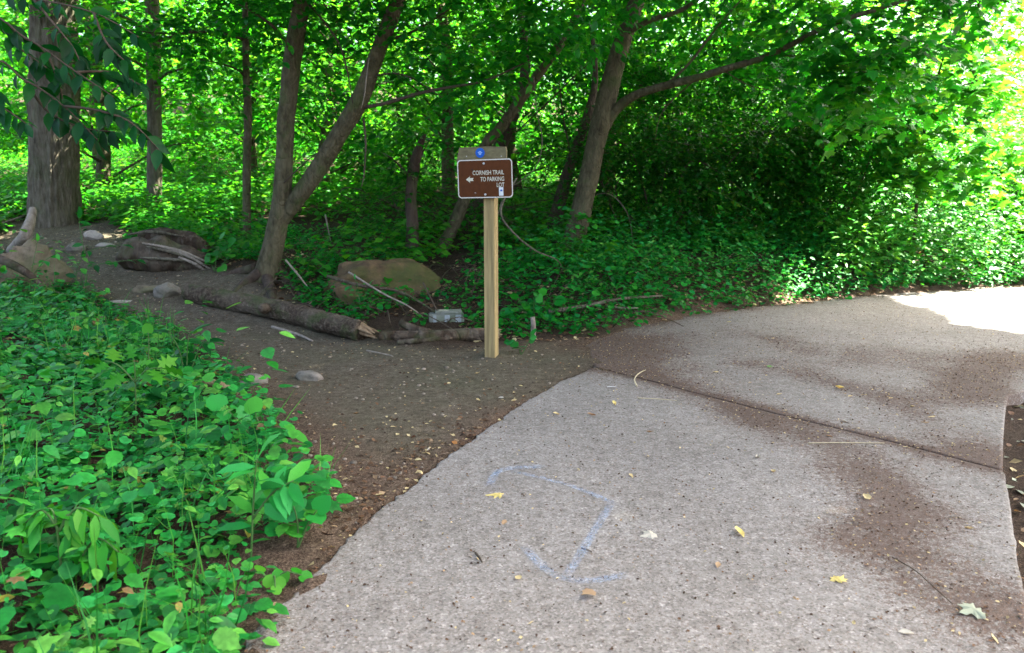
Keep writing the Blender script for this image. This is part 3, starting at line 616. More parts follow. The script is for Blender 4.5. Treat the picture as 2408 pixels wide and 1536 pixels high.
small_tree('dead_snag', 'short vine-choked dead snag between the forked tree and the sign', [([at(968, 610, y9), at(970, 540, y9), at(966, 470, y9), at(972, 400, y9), at(985, 350, y9), at(1000, 315, y9)], [k * 20, k * 15, k * 13, k * 14, k * 10, k * 3])], b9,
           [(960, 380, y9, .35, 16), (990, 430, y9 + .1, .3, 10), (940, 430, y9 + .2, .35, 14), (1010, 340, y9, .3, 10)], 'shrub', .09, mat='bark_dark',
           branches=[(tr([(968, 420), (930, 380), (900, 360)], y9), [.02, .012, .005]), (tr([(975, 400), (1010, 330), (1040, 300)], y9), [.018, .01, .005])])

# ------------------------------------------------------------------ woods behind: trees that repeat
def make_wood_tree(seed, h, lean_, nclump, pal, bare):
    r = np.random.RandomState(seed); P = [Vector((0, 0, -.15))]
    for i in range(1, 6): P.append(Vector((lean_ * (i / 5) ** 1.4 + r.normal(0, .06), r.normal(0, .06), h * i / 5)))
    V, F = tube_arrays(P, [.13, .1, .085, .07, .045, .015], seg=9, rough=.08, n=5, seed=seed); tm_ = mesh('trunk', V, F); tm_.materials.append(M['bark_brown'])
    L = Leaves(); AV, AF = [], []
    for i in range(nclump):
        z = bare + (h * 1.02 - bare) * (i + r.rand()) / nclump; a = r.uniform(0, 2 * math.pi); rad = r.uniform(.5, 1.9) * (1.1 - .5 * z / h)
        q = P[0].lerp(P[-1], max(z - .4, .2) / h); q.x = lean_ * (max(z - .4, .2) / h) ** 1.4; q.y = 0
        c = Vector((q.x + math.cos(a) * rad, math.sin(a) * rad, z)); clump(L, r, c, r.uniform(.55, .9), 22, .14, 'rhomb', pal, 8, .5)
        V, F = tube_arrays(branch_to(q, c, r), [.025, .014, .005], seg=4, n=4); b = len(AV); AV += V; AF += [tuple(x + b for x in f) for f in F]
    bm_ = mesh('branch', AV, AF); bm_.materials.append(M['bark_dark'])
    fm = npmesh('foliage', np.concatenate(L.V), np.concatenate(L.T), np.concatenate(L.C), True); fm.materials.append(M['leaf'])
    return tm_, bm_, fm
variants = [make_wood_tree(101, 4.6, .5, 22, 'light', .7), make_wood_tree(102, 5.4, -.7, 24, 'light', 1.0), make_wood_tree(103, 4.0, 1.0, 20, 'sunny', .5), make_wood_tree(104, 6.0, .2, 26, 'sunny', 1.2)]
spots = [(-7.8, 15.5), (-5.6, 17.8), (-3.6, 15.6), (-9.8, 19.5), (-7.0, 22.5), (-4.4, 21.0), (-2.2, 18.2), (-1.1, 14.2), (0.2, 16.6), (1.7, 14.6), (3.0, 16.8), (2.4, 19.8), (0.0, 21.5), (4.6, 18.6), (5.6, 15.6), (-12.5, 17.0), (-13.5, 23.5), (-10.0, 26.5), (-5.6, 27.0), (-2.0, 25.5), (2.2, 25.5), (6.5, 23.0), (9.2, 26.0), (11.8, 21.5), (5.0, 29.5), (13.5, 29.0), (8.6, 17.6), (-16, 29)]
order = sorted(range(len(spots)), key=lambda i: spots[i][0] / spots[i][1])
ordinal = ['leftmost'] + [w + ' from left' for w in 'second third fourth fifth sixth seventh eighth ninth tenth eleventh twelfth thirteenth fourteenth fifteenth sixteenth seventeenth eighteenth nineteenth twentieth twenty-first twenty-second twenty-third twenty-fourth twenty-fifth twenty-sixth twenty-seventh twenty-eighth'.split()]
for rank, i in enumerate(order):
    x, y = spots[i]; t = empty('understory_tree', (x, y, h1(x, y)), rng.uniform(0, 6.28)); s = rng.uniform(.85, 1.25); t.scale = (s, s, s)
    tag(t, 'slender leafy tree in the woods behind, %s of the background trees' % ordinal[rank], 'tree', 'slender trees filling the woods behind')
    v = variants[i % 4]
    link('trunk', v[0], t); link('branch', v[1], t); tag(link('foliage', v[2], t), kind='stuff')

# far leafy backdrop: uncountable
lb = Leaves(); N = 11000
x = rng.uniform(-24, 26, N); y = rng.uniform(24, 44, N); z = hgt(x, y, False) + rng.uniform(.1, 1, N) * (3.0 + (y - 24) * .6)
m = ~((x > 9) & (y < 30) & (z > 4)); x, y, z = x[m], y[m], z[m]; N = len(x)
sprays(lb, rng, np.stack([x, y, z], 1), rng.normal(0, 1, (N, 3)) * np.array([1, 1, .25]), rng.uniform(.6, 1.3, N), 8, .30, 'rhomb', 'light', .3)
tag(lb.build('distant_wood', M['leaf']), 'distant sunlit green woodland behind the trees', 'woodland', kind='stuff')

# ------------------------------------------------------------------ low plants
def scatter(rng, n, box, test):
    x = rng.uniform(box[0], box[1], n); y = rng.uniform(box[2], box[3], n); m = test(x, y); return x[m], y[m]
def offset_ok(x, y, margin=0.06):
    return ~inpoly(x, y, ASPH) | False
def ground_plants(lb, rng, x, y, hmin, hmax, nl, size, tms, pal, spread=.12, lean_=(0, 0)):
    """each plant: nl leaves round a short stem"""
    k = len(x); z = hgt(x, y); H = rng.uniform(hmin, hmax, k)
    for j in range(nl):
        a = rng.uniform(0, 2 * math.pi, k); f = rng.uniform(.25, 1, k); r = spread * (.35 + .65 * rng.rand(k))
        P = np.stack([x + np.cos(a) * r + lean_[0] * H * f, y + np.sin(a) * r + lean_[1] * H * f, z + H * f], 1)
        A = np.stack([np.cos(a), np.sin(a), rng.uniform(-.5, .15, k)], 1); Nn = np.stack([rng.normal(0, .3, k), rng.normal(-.15, .3, k), np.ones(k)], 1)
        tm = tms[j % len(tms)]; lb.add(tm, P, A, Nn, size * rng.uniform(.55, 1.35, k), tints(rng, pal, k))

trail_np = TRAIL
def off_trail(x, y, margin):
    d = pdist(x, y, TRAIL, True); i = inpoly(x, y, TRAIL); return (~i) & (d > margin) & ~inpoly(x, y, ASPH)
# left bank of round-leaved weeds
LEFTVEG = [(flat(*p).x, flat(*p).y) for p in [(-250, 705), (120, 705), (250, 740), (400, 790), (500, 850), (610, 960), (700, 1040), (745, 1120), (765, 1200), (740, 1270), (690, 1340), (640, 1420), (570, 1536)]] + [(-.85, .9), (-5, .6), (-7, 6)]
lb = Leaves(); r2 = np.random.RandomState(5)
def test(x, y, g_=.43): return inpoly(x, y, LEFTVEG) & (fbm(x, y, 2.2) + 0.22 * np.clip(pdist(x, y, LEFTVEG, True) / .4, 0, 1) > g_)
def mound(x, y): return (.5 + 1.5 * np.clip(fbm(x + 3, y, 1.5, 2) - .3, 0, .6) / .5) * (.35 + .65 * smooth(1.6, 3.0, y)) * .72
def bed(n, hmin, hmax, nl, size, tms, pal, spread, g_=.43, patch=None):
    x, y = scatter(r2, n, (-7, 0, .6, 9), lambda a, b: test(a, b, g_) & (True if patch is None else (fbm(a + patch, b - patch, 1.6) > .5)))
    ground_plants(lb, r2, x, y, hmin * mound(x, y), hmax * mound(x, y), nl, size, tms, pal, spread)
    return x, y
bed(9000, .04, .22, 4, .027, ['round', 'oval', 'heart'], 'teal', .06, .49)
bed(6500, .05, .22, 4, .046, ['heart', 'round', 'serrate', 'round'], 'teal', .07, .485)
bed(4200, .08, .26, 5, .062, ['heart', 'round'], 'teal', .08, .46, 9)
bed(3400, .12, .36, 6, .06, ['serrate', 'oval', 'lobed', 'long'], 'leafy', .09, .46, 21)
bed(1300, .10, .30, 6, .075, ['maple', 'serrate', 'heart'], 'leafy', .10, .47, 33)
bed(240, .40, .75, 11, .08, ['serrate', 'long', 'serrate'], 'leafy', .10, .48, 57)
bed(420, .15, .34, 6, .10, ['heart', 'round', 'maple'], 'teal', .12, .48, 71)
x, y = bed(700, .25, .50, 7, .07, ['long', 'serrate', 'long'], 'leafy', .07, .47, 45)
k_ = len(x); lb.add('blade', np.stack([x, y, hgt(x, y)], 1), np.stack([r2.normal(0, .1, k_), r2.normal(0, .1, k_), np.ones(k_)], 1), r2.normal(0, 1, (k_, 3)), .4, tints(r2, 'leafy', k_))
x, y = scatter(r2, 900, (-7, 0, .6, 9), lambda a, b: test(a, b, .45)); k_ = len(x)
for _ in range(3): lb.add('blade', np.stack([x + r2.normal(0, .01, k_), y, hgt(x, y)], 1), np.stack([r2.normal(0, .5, k_), r2.normal(0, .5, k_), np.ones(k_)], 1), r2.normal(0, 1, (k_, 3)), r2.uniform(.2, .42, k_), tints(r2, 'leafy', k_))
x, y = scatter(r2, 500, (-7, 0, .6, 9), lambda a, b: test(a, b, .4)); ground_plants(lb, r2, x, y, .05, .25, 2, .05, ['oval', 'maple'], 'sick', .06)
tag(lb.build('ground_cover', M['leaf_glossy']), 'carpet of round-leaved green weeds on the left bank in front', 'ground cover', kind='stuff')

# bank on the far side of the path
def bank_test(x, y):
    d = y - np.interp(x, _fx, _fy); return (d > -.02 + .3 * (fbm(x, y, 2) - .5)) & off_trail(x, y, .1)
lb = Leaves()
x, y = scatter(r2, 15000, (-.6, 13, 7, 16), lambda a, b: bank_test(a, b) & (b - np.interp(a, _fx, _fy) < 2.6) & (r2.rand(len(a)) < smooth(-.8, 1.2, a)))
d = y - np.interp(x, _fx, _fy)
for lo, hi, h0, h1_ in [(0, .5, .05, .26), (.5, 1.1, .12, .5), (1.1, 2.6, .15, .75)]:
    m = (d >= lo) & (d < hi); ground_plants(lb, r2, x[m], y[m], h0, h1_, 6, .06, ['oval', 'lance', 'oval', 'heart'], 'bank', .10, (.1, -.15))
x, y = scatter(r2, 5200, (.6, 9, 7.4, 14), lambda a, b: bank_test(a, b) & (b - np.interp(a, _fx, _fy) < 2.0) & (fbm(a, b, 1.8) > .42) & ((a > 1.9) | (b - np.interp(a, _fx, _fy) > .75)))
ground_plants(lb, r2, x, y, .12, .5, 6, .062, ['long', 'lance', 'oval'], 'leafy', .08, (.2, -.2))
x, y = scatter(r2, 5200, (3.9, 13, 9, 16), lambda a, b: bank_test(a, b) & (b - np.interp(a, _fx, _fy) < 4.5))
ground_plants(lb, r2, x, y, .3, 1.35, 9, .10, ['long', 'oval', 'lance'], 'sunny', .16, (.1, -.15))
tag(lb.build('ground_cover', M['leaf_glossy']), 'thick green weeds along the far edge of the asphalt path', 'ground cover', kind='stuff')

# woodland floor on the slope behind
lb = Leaves()
x, y = scatter(r2, 34000, (-22, 14, 8.6, 32), lambda a, b: off_trail(a, b, .25) & (b - np.interp(a, _fx, _fy) > 1.5) & (fbm(a, b, .9) > np.where(b < 12, .50, .30)))
ground_plants(lb, r2, x, y, .1, .6, 5, .12, ['rhomb'], 'light', .18)
x, y = scatter(r2, 7500, (-8, 1.4, 7.2, 12), lambda a, b: off_trail(a, b, .12) & (fbm(a, b, 1.6) > .44))
ground_plants(lb, r2, x, y, .04, .24, 5, .05, ['oval', 'heart'], 'bank', .08)
x, y = scatter(r2, 2600, (-10, -4.2, 10.4, 14), lambda a, b: off_trail(a, b, .05)); ground_plants(lb, r2, x, y, .05, .45, 6, .08, ['oval', 'heart', 'rhomb'], 'light', .12)
tag(lb.build('ground_cover', M['leaf']), 'bright green undergrowth on the wooded slope behind the fallen logs', 'ground cover', kind='stuff')

# ------------------------------------------------------------------ tangled shrubs right of the leaning tree
def shrub(name, label, X0, X1, ytop, ybase, depth, nstem, nsp, pal, size, tm, seed, mat='bark_dark', hole=None):
    r = np.random.RandomState(seed); base = at((X0 + X1) / 2, ybase, depth); base.z = h1(base.x, base.y)
    t = tag(empty(name, base), label, 'shrub'); specs = []; lb = Leaves(); O = []
    for i in range(nstem):
        xa = r.uniform(X0 + 40, X1 - 40); a = at(xa, ybase, depth + r.uniform(-.5, .5)); a.z = h1(a.x, a.y) - .03
        xb = min(max(xa + r.normal(0, 230), X0 - 60), X1 + 60); top = at(xb, r.uniform(ytop, ytop + 80), a.y + r.uniform(-.4, .4))
        tip = at(xb + r.normal(0, 130), r.uniform(ytop + 40, ytop + 180), a.y - r.uniform(.2, .9))
        specs.append(([a, a.lerp(top, .5) + Vector((r.normal(0, .25), r.normal(0, .15), r.uniform(.1, .5))), top, tip], [.013, .010, .007, .003]))
        for p in spline([a.lerp(top, .5), top, tip], 5): O.append(p)
    tubes('stem', specs, M[mat], t, seg=5, n=5, rough=.05)
    O = np.array(O); idx = r.randint(0, len(O), nsp); P = O[idx] + r.normal(0, .28, (nsp, 3))
    sprays(lb, r, P, r.normal(0, 1, (nsp, 3)) * np.array([1, .8, .4]) + np.array([0, -.4, -.15]), r.uniform(.25, .5, nsp), 8, size, tm, pal, .3)
    tag(lb.build('foliage', M['leaf'], t), kind='stuff'); return t
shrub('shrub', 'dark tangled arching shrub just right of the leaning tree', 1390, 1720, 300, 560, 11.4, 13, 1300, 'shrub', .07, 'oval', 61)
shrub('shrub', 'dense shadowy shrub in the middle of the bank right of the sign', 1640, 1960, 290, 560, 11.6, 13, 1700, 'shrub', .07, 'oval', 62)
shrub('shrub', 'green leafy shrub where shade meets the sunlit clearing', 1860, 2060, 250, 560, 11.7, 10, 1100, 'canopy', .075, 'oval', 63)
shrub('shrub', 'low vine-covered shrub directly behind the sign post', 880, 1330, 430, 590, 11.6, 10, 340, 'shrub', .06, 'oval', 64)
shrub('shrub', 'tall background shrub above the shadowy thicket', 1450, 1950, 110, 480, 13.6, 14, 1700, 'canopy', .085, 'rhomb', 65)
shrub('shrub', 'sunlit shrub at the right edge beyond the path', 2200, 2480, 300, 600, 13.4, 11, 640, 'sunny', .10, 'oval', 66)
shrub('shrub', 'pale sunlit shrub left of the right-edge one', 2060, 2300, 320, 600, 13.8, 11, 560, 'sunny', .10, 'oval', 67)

# maple sapling catching the sun
bmz = at(2150, 600, 11.2); bmz.z = h1(bmz.x, bmz.y)
mp_ = new_tree('maple_sapling', 'young maple with large sunlit leaves at the right', bmz)
tube('trunk', [bmz - Vector((0, 0, .05)), at(2155, 480, 11.2), at(2170, 330, 11.2), at(2200, 200, 11.1), at(2240, 60, 11.0)], [.03, .026, .022, .016, .006], M['bark_dark'], mp_, seg=8, n=6)
for pts in [[(2165, 360), (2080, 300), (2000, 270)], [(2180, 280), (2270, 230), (2330, 200)], [(2200, 200), (2120, 150), (2060, 140)], [(2160, 420), (2260, 370), (2340, 360)], [(2215, 140), (2290, 90), (2340, 80)]]:
    tube('branch', tr(pts, 11.15, -.4), [.012, .008, .004], M['bark_dark'], mp_, seg=6, n=5)
lb = Leaves()
for X, Y, r, n in [(2010, 270, .3, 16), (2080, 300, .3, 16), (2130, 220, .32, 18), (2070, 140, .35, 18), (2250, 230, .34, 20), (2320, 200, .3, 18), (2330, 330, .3, 16), (2260, 370, .32, 18), (2180, 330, .35, 18), (2290, 100, .35, 18), (2220, 80, .35, 18), (2170, 420, .3, 14), (2340, 420, .25, 10), (2120, 400, .25, 10)]:
    clump(lb, rng, at(X, Y, 10.9 + rng.uniform(-.3, .3)), r, n, .15, 'maple', 'sunny', 6, .4, hang=.1)
tag(lb.build('foliage', M['leaf'], mp_), kind='stuff')

# ------------------------------------------------------------------ near plants with leaves one can pick out
def leaf_mesh(tm, col, name='leaf'):
    tv, tt = TM[tm]; me = npmesh(name, tv, tt, np.repeat(np.array([col]), len(tv), 0), True); return me
def leaf_obj(parent, me, p, a, n, s, mat):
    a = Vector(a).normalized(); sd = a.cross(Vector(n)).normalized(); nn = sd.cross(a)
    mt = Matrix(((sd.x, a.x, nn.x, p[0]), (sd.y, a.y, nn.y, p[1]), (sd.z, a.z, nn.z, p[2]), (0, 0, 0, 1))) @ Matrix.Scale(s, 4)
    if not me.materials: me.materials.append(mat)
    o = bpy.data.objects.new('leaf', me); COL.objects.link(o)
    if parent is not None:
        o.parent = parent; mt = Matrix.Translation(-parent.location) @ mt
    o.matrix_local = mt if parent is not None else mt
    if parent is None: o.matrix_world = mt
    return o
LM = {}
def lmesh(tm, pal, k):
    key = (tm, pal, k)
    if key not in LM: LM[key] = leaf_mesh(tm, PAL[pal][k % len(PAL[pal])])
    return LM[key]
def plant(name, label, base, stems, tm, pal, size, nl, mat='leaf_glossy', cat='plant', droop=.4, stem_r=.004, two_sided=True, start=.2, stem_mat='stem_green', ang=.9, face=(0, -.25, 1)):
    t = tag(empty(name, base), label, cat)
    for P in stems:
        S = spline(P, 6); tube('stem', P, [stem_r * 1.3, stem_r, stem_r * .5], M[stem_mat], t, seg=6, n=5)
        for j in range(nl):
            f = start + (1 - start) * (j + .5) / nl; i = min(int(f * (len(S) - 1)), len(S) - 2); p = S[i].lerp(S[i + 1], f * (len(S) - 1) - i); d = (S[i + 1] - S[i]).normalized()
            sd = d.cross(Vector((0, -.3, 1))).normalized() if abs(d.z) < .85 else Vector((math.cos(j * 2.4), math.sin(j * 2.4), 0))
            sg = (1 if j % 2 else -1) if j < nl - 1 else 0
            a = d * (.5 if sg else 1) + sd * sg * ang + Vector((0, 0, -droop * rng.uniform(.4, 1.4))) + Vector(rng.normal(0, .15, 3))
            n = Vector(face) + Vector(rng.normal(0, .45, 3))
            leaf_obj(t, lmesh(tm, pal, rng.randint(0, 5)), p, a, n, size * rng.uniform(.75, 1.2), M[mat])
    return t
def dp(X, Y, d): return at(X, Y, d)
# leafy sapling rooted out of frame at the left, its branches crossing the big trunk
Bs = Vector((-3.55, 4.4, h1(-3.55, 4.4)))
plant('leafy_sapling', 'dark drooping long-leaved branches hanging in front of the massive trunk', Bs, [
    [Vector((-3.5, 4.4, 1.5)), dp(-60, 60, 4.5), dp(60, 90, 4.5), dp(180, 170, 4.4), dp(270, 230, 4.4)],
    [Vector((-3.5, 4.4, 1.3)), dp(-50, 160, 4.5), dp(60, 190, 4.5), dp(150, 250, 4.5), dp(230, 330, 4.5)],
    [Vector((-3.5, 4.4, 1.7)), dp(-40, 10, 4.6), dp(80, 0, 4.6), dp(220, 30, 4.5), dp(330, 90, 4.5)],
    [dp(150, 250, 4.5), dp(230, 260, 4.4), dp(310, 290, 4.4), dp(380, 360, 4.4)],
    [Vector((-3.5, 4.4, 1.1)), dp(-60, 230, 4.3), dp(0, 250, 4.3), dp(60, 290, 4.3)],
    [dp(180, 170, 4.4), dp(260, 170, 4.6), dp(330, 200, 4.6)],
    [dp(80, 0, 4.6), dp(130, 60, 4.5), dp(170, 110, 4.5), dp(190, 150, 4.5)],
    [dp(60, 190, 4.5), dp(110, 260, 4.6), dp(190, 300, 4.6), dp(270, 310, 4.6)], [dp(220, 30, 4.5), dp(250, 100, 4.4), dp(300, 150, 4.4)],
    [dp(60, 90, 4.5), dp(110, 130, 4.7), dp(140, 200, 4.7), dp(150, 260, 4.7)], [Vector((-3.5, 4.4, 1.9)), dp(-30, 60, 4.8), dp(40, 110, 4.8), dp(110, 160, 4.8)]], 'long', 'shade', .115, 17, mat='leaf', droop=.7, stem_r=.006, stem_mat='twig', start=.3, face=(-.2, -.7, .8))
g = lambda X, Y: ground(X, Y)
def up(base, X, Y): return at(X, Y, base.y)
q = g(70, 720); plant('weed_stalk', 'thin weed with a few broad leaves beside the left boulder', q, [[q, up(q, 75, 640), up(q, 90, 560)], [up(q, 75, 650), up(q, 110, 610), up(q, 150, 590)]], 'long', 'teal', .10, 5)
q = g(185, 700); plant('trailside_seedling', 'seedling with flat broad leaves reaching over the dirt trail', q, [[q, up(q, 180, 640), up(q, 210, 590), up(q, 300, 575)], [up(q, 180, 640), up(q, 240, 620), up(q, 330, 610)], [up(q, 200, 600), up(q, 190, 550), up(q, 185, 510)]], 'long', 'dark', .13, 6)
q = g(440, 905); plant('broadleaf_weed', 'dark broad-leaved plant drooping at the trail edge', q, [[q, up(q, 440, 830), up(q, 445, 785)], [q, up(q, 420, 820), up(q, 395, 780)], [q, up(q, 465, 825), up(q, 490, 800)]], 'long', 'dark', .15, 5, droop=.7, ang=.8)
q = g(320, 1010); plant('lobed_weed', 'pale green weed with jagged lobed leaves rising from the ground cover', q, [[q, up(q, 318, 890), up(q, 315, 845)], [up(q, 318, 900), up(q, 345, 870), up(q, 380, 865)], [up(q, 318, 900), up(q, 280, 860), up(q, 245, 848)]], 'lobed', 'sunny', .15, 6, droop=.25)
q = g(345, 910); plant('yellow_seedling', 'small yellowish seedling with three bright round leaves', q, [[q, up(q, 350, 815), up(q, 348, 780)]], 'round', 'sunny', .07, 3)
q = g(150, 1400); plant('feathery_weed', 'feathery weed with narrow drooping leaflets at lower left', q, [[q, up(q, 130, 1220), up(q, 110, 1195)], [up(q, 140, 1250), up(q, 180, 1195), up(q, 235, 1215)], [up(q, 140, 1250), up(q, 100, 1200), up(q, 60, 1230)], [q, up(q, 220, 1270), up(q, 280, 1300)], [up(q, 140, 1250), up(q, 160, 1210), up(q, 170, 1260)]], 'lance', 'light', .12, 9, droop=.9)
q = g(590, 1325); plant('dock_weed', 'upright dark weed with long pointed leaves at the ground cover edge', q, [[q, up(q, 595, 1200), up(q, 600, 1120), up(q, 605, 1080)], [up(q, 595, 1220), up(q, 640, 1160), up(q, 690, 1130)]], 'lance', 'teal', .16, 11, droop=.3)
q = g(700, 1290); plant('trailing_weed', 'small cluster of rounded leaves spilling onto the leaf litter', q, [[q, up(q, 725, 1230), up(q, 745, 1200)], [q, up(q, 700, 1230), up(q, 690, 1190)]], 'heart', 'teal', .075, 5)
q = g(640, 1085); plant('round_leaf_weed', 'large round-leaved plant at the corner of the trail', q, [[q, up(q, 640, 1010), up(q, 690, 1015)], [q, up(q, 610, 1000), up(q, 600, 970)], [q, up(q, 560, 990), up(q, 525, 955)]], 'round', 'teal', .10, 4)
q = g(640, 1375); plant('clover_clump', 'low clump of small round leaves at the asphalt edge', q, [[q, q + Vector((.05, 0, .05)), q + Vector((.12, -.02, .05))], [q, q + Vector((-.04, 0, .05)), q + Vector((-.09, .02, .04))], [q, q + Vector((.02, -.03, .05)), q + Vector((.04, -.09, .04))]], 'round', 'light', .05, 4)
q = g(1260, 760); plant('ivy_clump', 'patch of heart-shaped leaves right of the sign post', q, [[q, up(q, 1255, 715), up(q, 1270, 690)], [q, up(q, 1220, 725), up(q, 1190, 730)], [q, up(q, 1290, 730), up(q, 1310, 700)], [q, up(q, 1240, 740), up(q, 1215, 700)]], 'heart', 'bank', .10, 7)
q = g(1225, 835); plant('ivy_clump', 'low sprig of small leaves at the foot of the sign post', q, [[q, up(q, 1215, 805), up(q, 1195, 800)], [q, up(q, 1240, 810), up(q, 1250, 785)]], 'heart', 'bank', .065, 6)
q = g(850, 735); plant('fern_like_weed', 'bright bushy weed between the long log and the mossy boulder', q, [[q, up(q, 840, 690), up(q, 815, 670)], [q, up(q, 860, 690), up(q, 870, 665)], [q, up(q, 845, 700), up(q, 835, 655)]], 'oval', 'bank', .07, 8)
q = g(505, 640); plant('leafy_weed', 'bright leafy weed beside the rotten stump', q, [[q, up(q, 510, 600), up(q, 520, 560)], [q, up(q, 495, 600), up(q, 540, 570)], [q, up(q, 525, 620), up(q, 545, 590)]], 'heart', 'canopy', .11, 7)
q = g(1700, 560); plant('bramble', 'bramble spray with bright leaves in front of the dark thicket', q, [[at(1640, 430, 10.6), at(1690, 455, 10.5), at(1740, 480, 10.4), at(1790, 510, 10.4)], [at(1700, 460, 10.5), at(1760, 450, 10.4), at(1800, 480, 10.3)], [q, at(1650, 520, 10.7), at(1640, 430, 10.6)]], 'oval', 'canopy', .11, 7)

# ------------------------------------------------------------------ trail sign
sb = ground(1156, 838); SY = sb.y
sign = tag(empty('trail_sign', (sb.x, sb.y, sb.z), math.radians(-19)), 'wooden post carrying a brown trail sign and a blue marker disc', 'sign')
def box_mesh(name, x0, x1, y0, y1, z0, z1, bev=.003):
    bm = bmesh.new(); bmesh.ops.create_cube(bm, size=1)
    for v in bm.verts: v.co = Vector((x0 + (v.co.x + .5) * (x1 - x0), y0 + (v.co.y + .5) * (y1 - y0), z0 + (v.co.z + .5) * (z1 - z0)))
    if bev: bmesh.ops.bevel(bm, geom=bm.edges[:], offset=bev, segments=2, affect='EDGES')
    me = bpy.data.meshes.new(name); bm.to_mesh(me); bm.free(); return me
def zof(Y): return at(1150, Y, SY).z - sb.z
PW = .089
link('post', box_mesh('post', -PW / 2, PW / 2, -PW / 2, PW / 2, -.35, zof(352)), sign, M['post'])
kx = SY / FPX / math.cos(math.radians(19))
lx = lambda X: (X - 1154) * kx
yb = -PW / 2
# weathered board with one split end
Vb = []; zb0, zb1 = zof(420), zof(346)
xl, xr = lx(1083), lx(1197)
outl = [(xl + .01, zb0), (xr - .004, zb0), (xr, zb1 - .03), (xr - .006, zb1), (lx(1150), zb1 + .003), (xl + .02, zb1 - .004), (xl - .002, (zb0 + zb1) / 2 + .02)]
def extrude(outline, y0, y1, name):
    n = len(outline); V = [(x, y0, z) for x, z in outline] + [(x, y1, z) for x, z in outline]
    F = [tuple(range(n)), tuple(range(2 * n - 1, n - 1, -1))] + [(i, i + n, (i + 1) % n + n, (i + 1) % n) for i in range(n)]
    me = mesh(name, V, F, False); bm = bmesh.new(); bm.from_mesh(me); bmesh.ops.recalc_face_normals(bm, faces=bm.faces); bm.to_mesh(me); bm.free(); return me
link('backing_board', extrude(outl, yb - .027, yb - .001, 'board'), sign, M['board'])
def rrect(x0, x1, z0, z1, r, n=6):
    o = []
    for cx_, cz_, a0 in [(x1 - r, z0 + r, -90), (x1 - r, z1 - r, 0), (x0 + r, z1 - r, 90), (x0 + r, z0 + r, 180)]:
        for i in range(n + 1):
            a = math.radians(a0 + 90 * i / n); o.append((cx_ + r * math.cos(a), cz_ + r * math.sin(a)))
    return o
px0, px1, pz0, pz1 = lx(1084.5), lx(1212.5), zof(465.5), zof(374.5)
yp = yb - .0285
roll = math.radians(1.6)
plate = empty('sign_plate', ((px0 + px1) / 2, yp, (pz0 + pz1) / 2)); bpy.data.objects.remove(plate)
W, Hh = px1 - px0, pz1 - pz0; cxp, czp = (px0 + px1) / 2, (pz0 + pz1) / 2
def on_plate(me, name, mat, parent):
    o = link(name, me, parent, mat); return o
pl = link('sign_plate', extrude(rrect(-W / 2, W / 2, -Hh / 2, Hh / 2, .03), -.003, 0, 'plate'), sign, M['sign_brown'])
pl.location = (cxp, yp, czp); pl.rotation_euler = (0, -roll, 0)
# rounded cream border line
ro = rrect(-W / 2 + .0015, W / 2 - .0015, -Hh / 2 + .0015, Hh / 2 - .0015, .029); ri = rrect(-W / 2 + .0095, W / 2 - .0095, -Hh / 2 + .0095, Hh / 2 - .0095, .023)
n_ = len(ro); V = [(x, -.0045, z) for x, z in ro] + [(x, -.0045, z) for x, z in ri]; F = [(i, (i + 1) % n_, (i + 1) % n_ + n_, i + n_) for i in range(n_)]
link('border', mesh('border', V, F, False), pl, M['sign_white'])
def text_mesh(s, height, width, right, zc, y=-.0042, bold=.012):
    cu = bpy.data.curves.new('lettering', 'FONT'); cu.body = s; cu.align_x = 'RIGHT'; cu.extrude = .0; cu.offset = bold; cu.resolution_u = 4
    ob = bpy.data.objects.new('tmp', cu); COL.objects.link(ob); bpy.context.view_layer.update()
    me = bpy.data.meshes.new_from_object(ob.evaluated_get(bpy.context.evaluated_depsgraph_get())); bpy.data.objects.remove(ob)
    co = np.array([v.co[:] for v in me.vertices]); mn, mx = co.min(0), co.max(0); sx = width / (mx[0] - mn[0]); sz = height / (mx[1] - mn[1])
    for v in me.vertices: v.co = ((v.co.x - mx[0]) * sx + right, y, (v.co.y - (mn[1] + mx[1]) / 2) * sz + zc)
    me.update(); return me
fz = lambda f: Hh / 2 - f * Hh
fx_ = lambda f: -W / 2 + f * W
rt = fx_(.847)
for s, w, f in [('CORNISH TRAIL', .565, .345), ('TO PARKING', .43, .512), ('LOT', .135, .665)]:
    link('lettering', text_mesh(s, .034, w * W, rt, fz(f)), pl, M['letter'])
ax, az = fx_(.225), fz(.512); a_ = .032
arrow = [(-a_, 0), (.15 * a_, .8 * a_), (0.0, .36 * a_), (a_ * 1.0, .36 * a_), (a_ * .8, 0), (a_ * 1.0, -.36 * a_), (0.0, -.36 * a_), (.15 * a_, -.8 * a_)]
link('arrow', mesh('arrow', [(ax + x, -.0042, az + z) for x, z in arrow], [tuple(range(8))], False), pl, M['letter'])
link('sticker', extrude(rrect(fx_(.748), fx_(.826), fz(.945), fz(.725), .003, 2), -.0046, -.0032, 'sticker'), pl, M['sticker'])
link('sticker_print', extrude([(fx_(.77), fz(.83)), (fx_(.805), fz(.83)), (fx_(.812), fz(.80)), (fx_(.79), fz(.785)), (fx_(.772), fz(.80))], -.0054, -.0048, 'print'), pl, M['blue'])
def disc(r, y0, y1, cx_, cz_, n=20): return extrude([(cx_ + r * math.cos(2 * math.pi * i / n), cz_ + r * math.sin(2 * math.pi * i / n)) for i in range(n)], y0, y1, 'disc')
for f in (.11, .905): link('bolt', disc(.0085, -.009, -.0032, fx_(.49 + .012 * (f > .5)), fz(f), 8), pl, M['steel'])
link('spot', disc(.006, -.0042, -.0034, fx_(.275), fz(.26), 7), pl, M['black'])
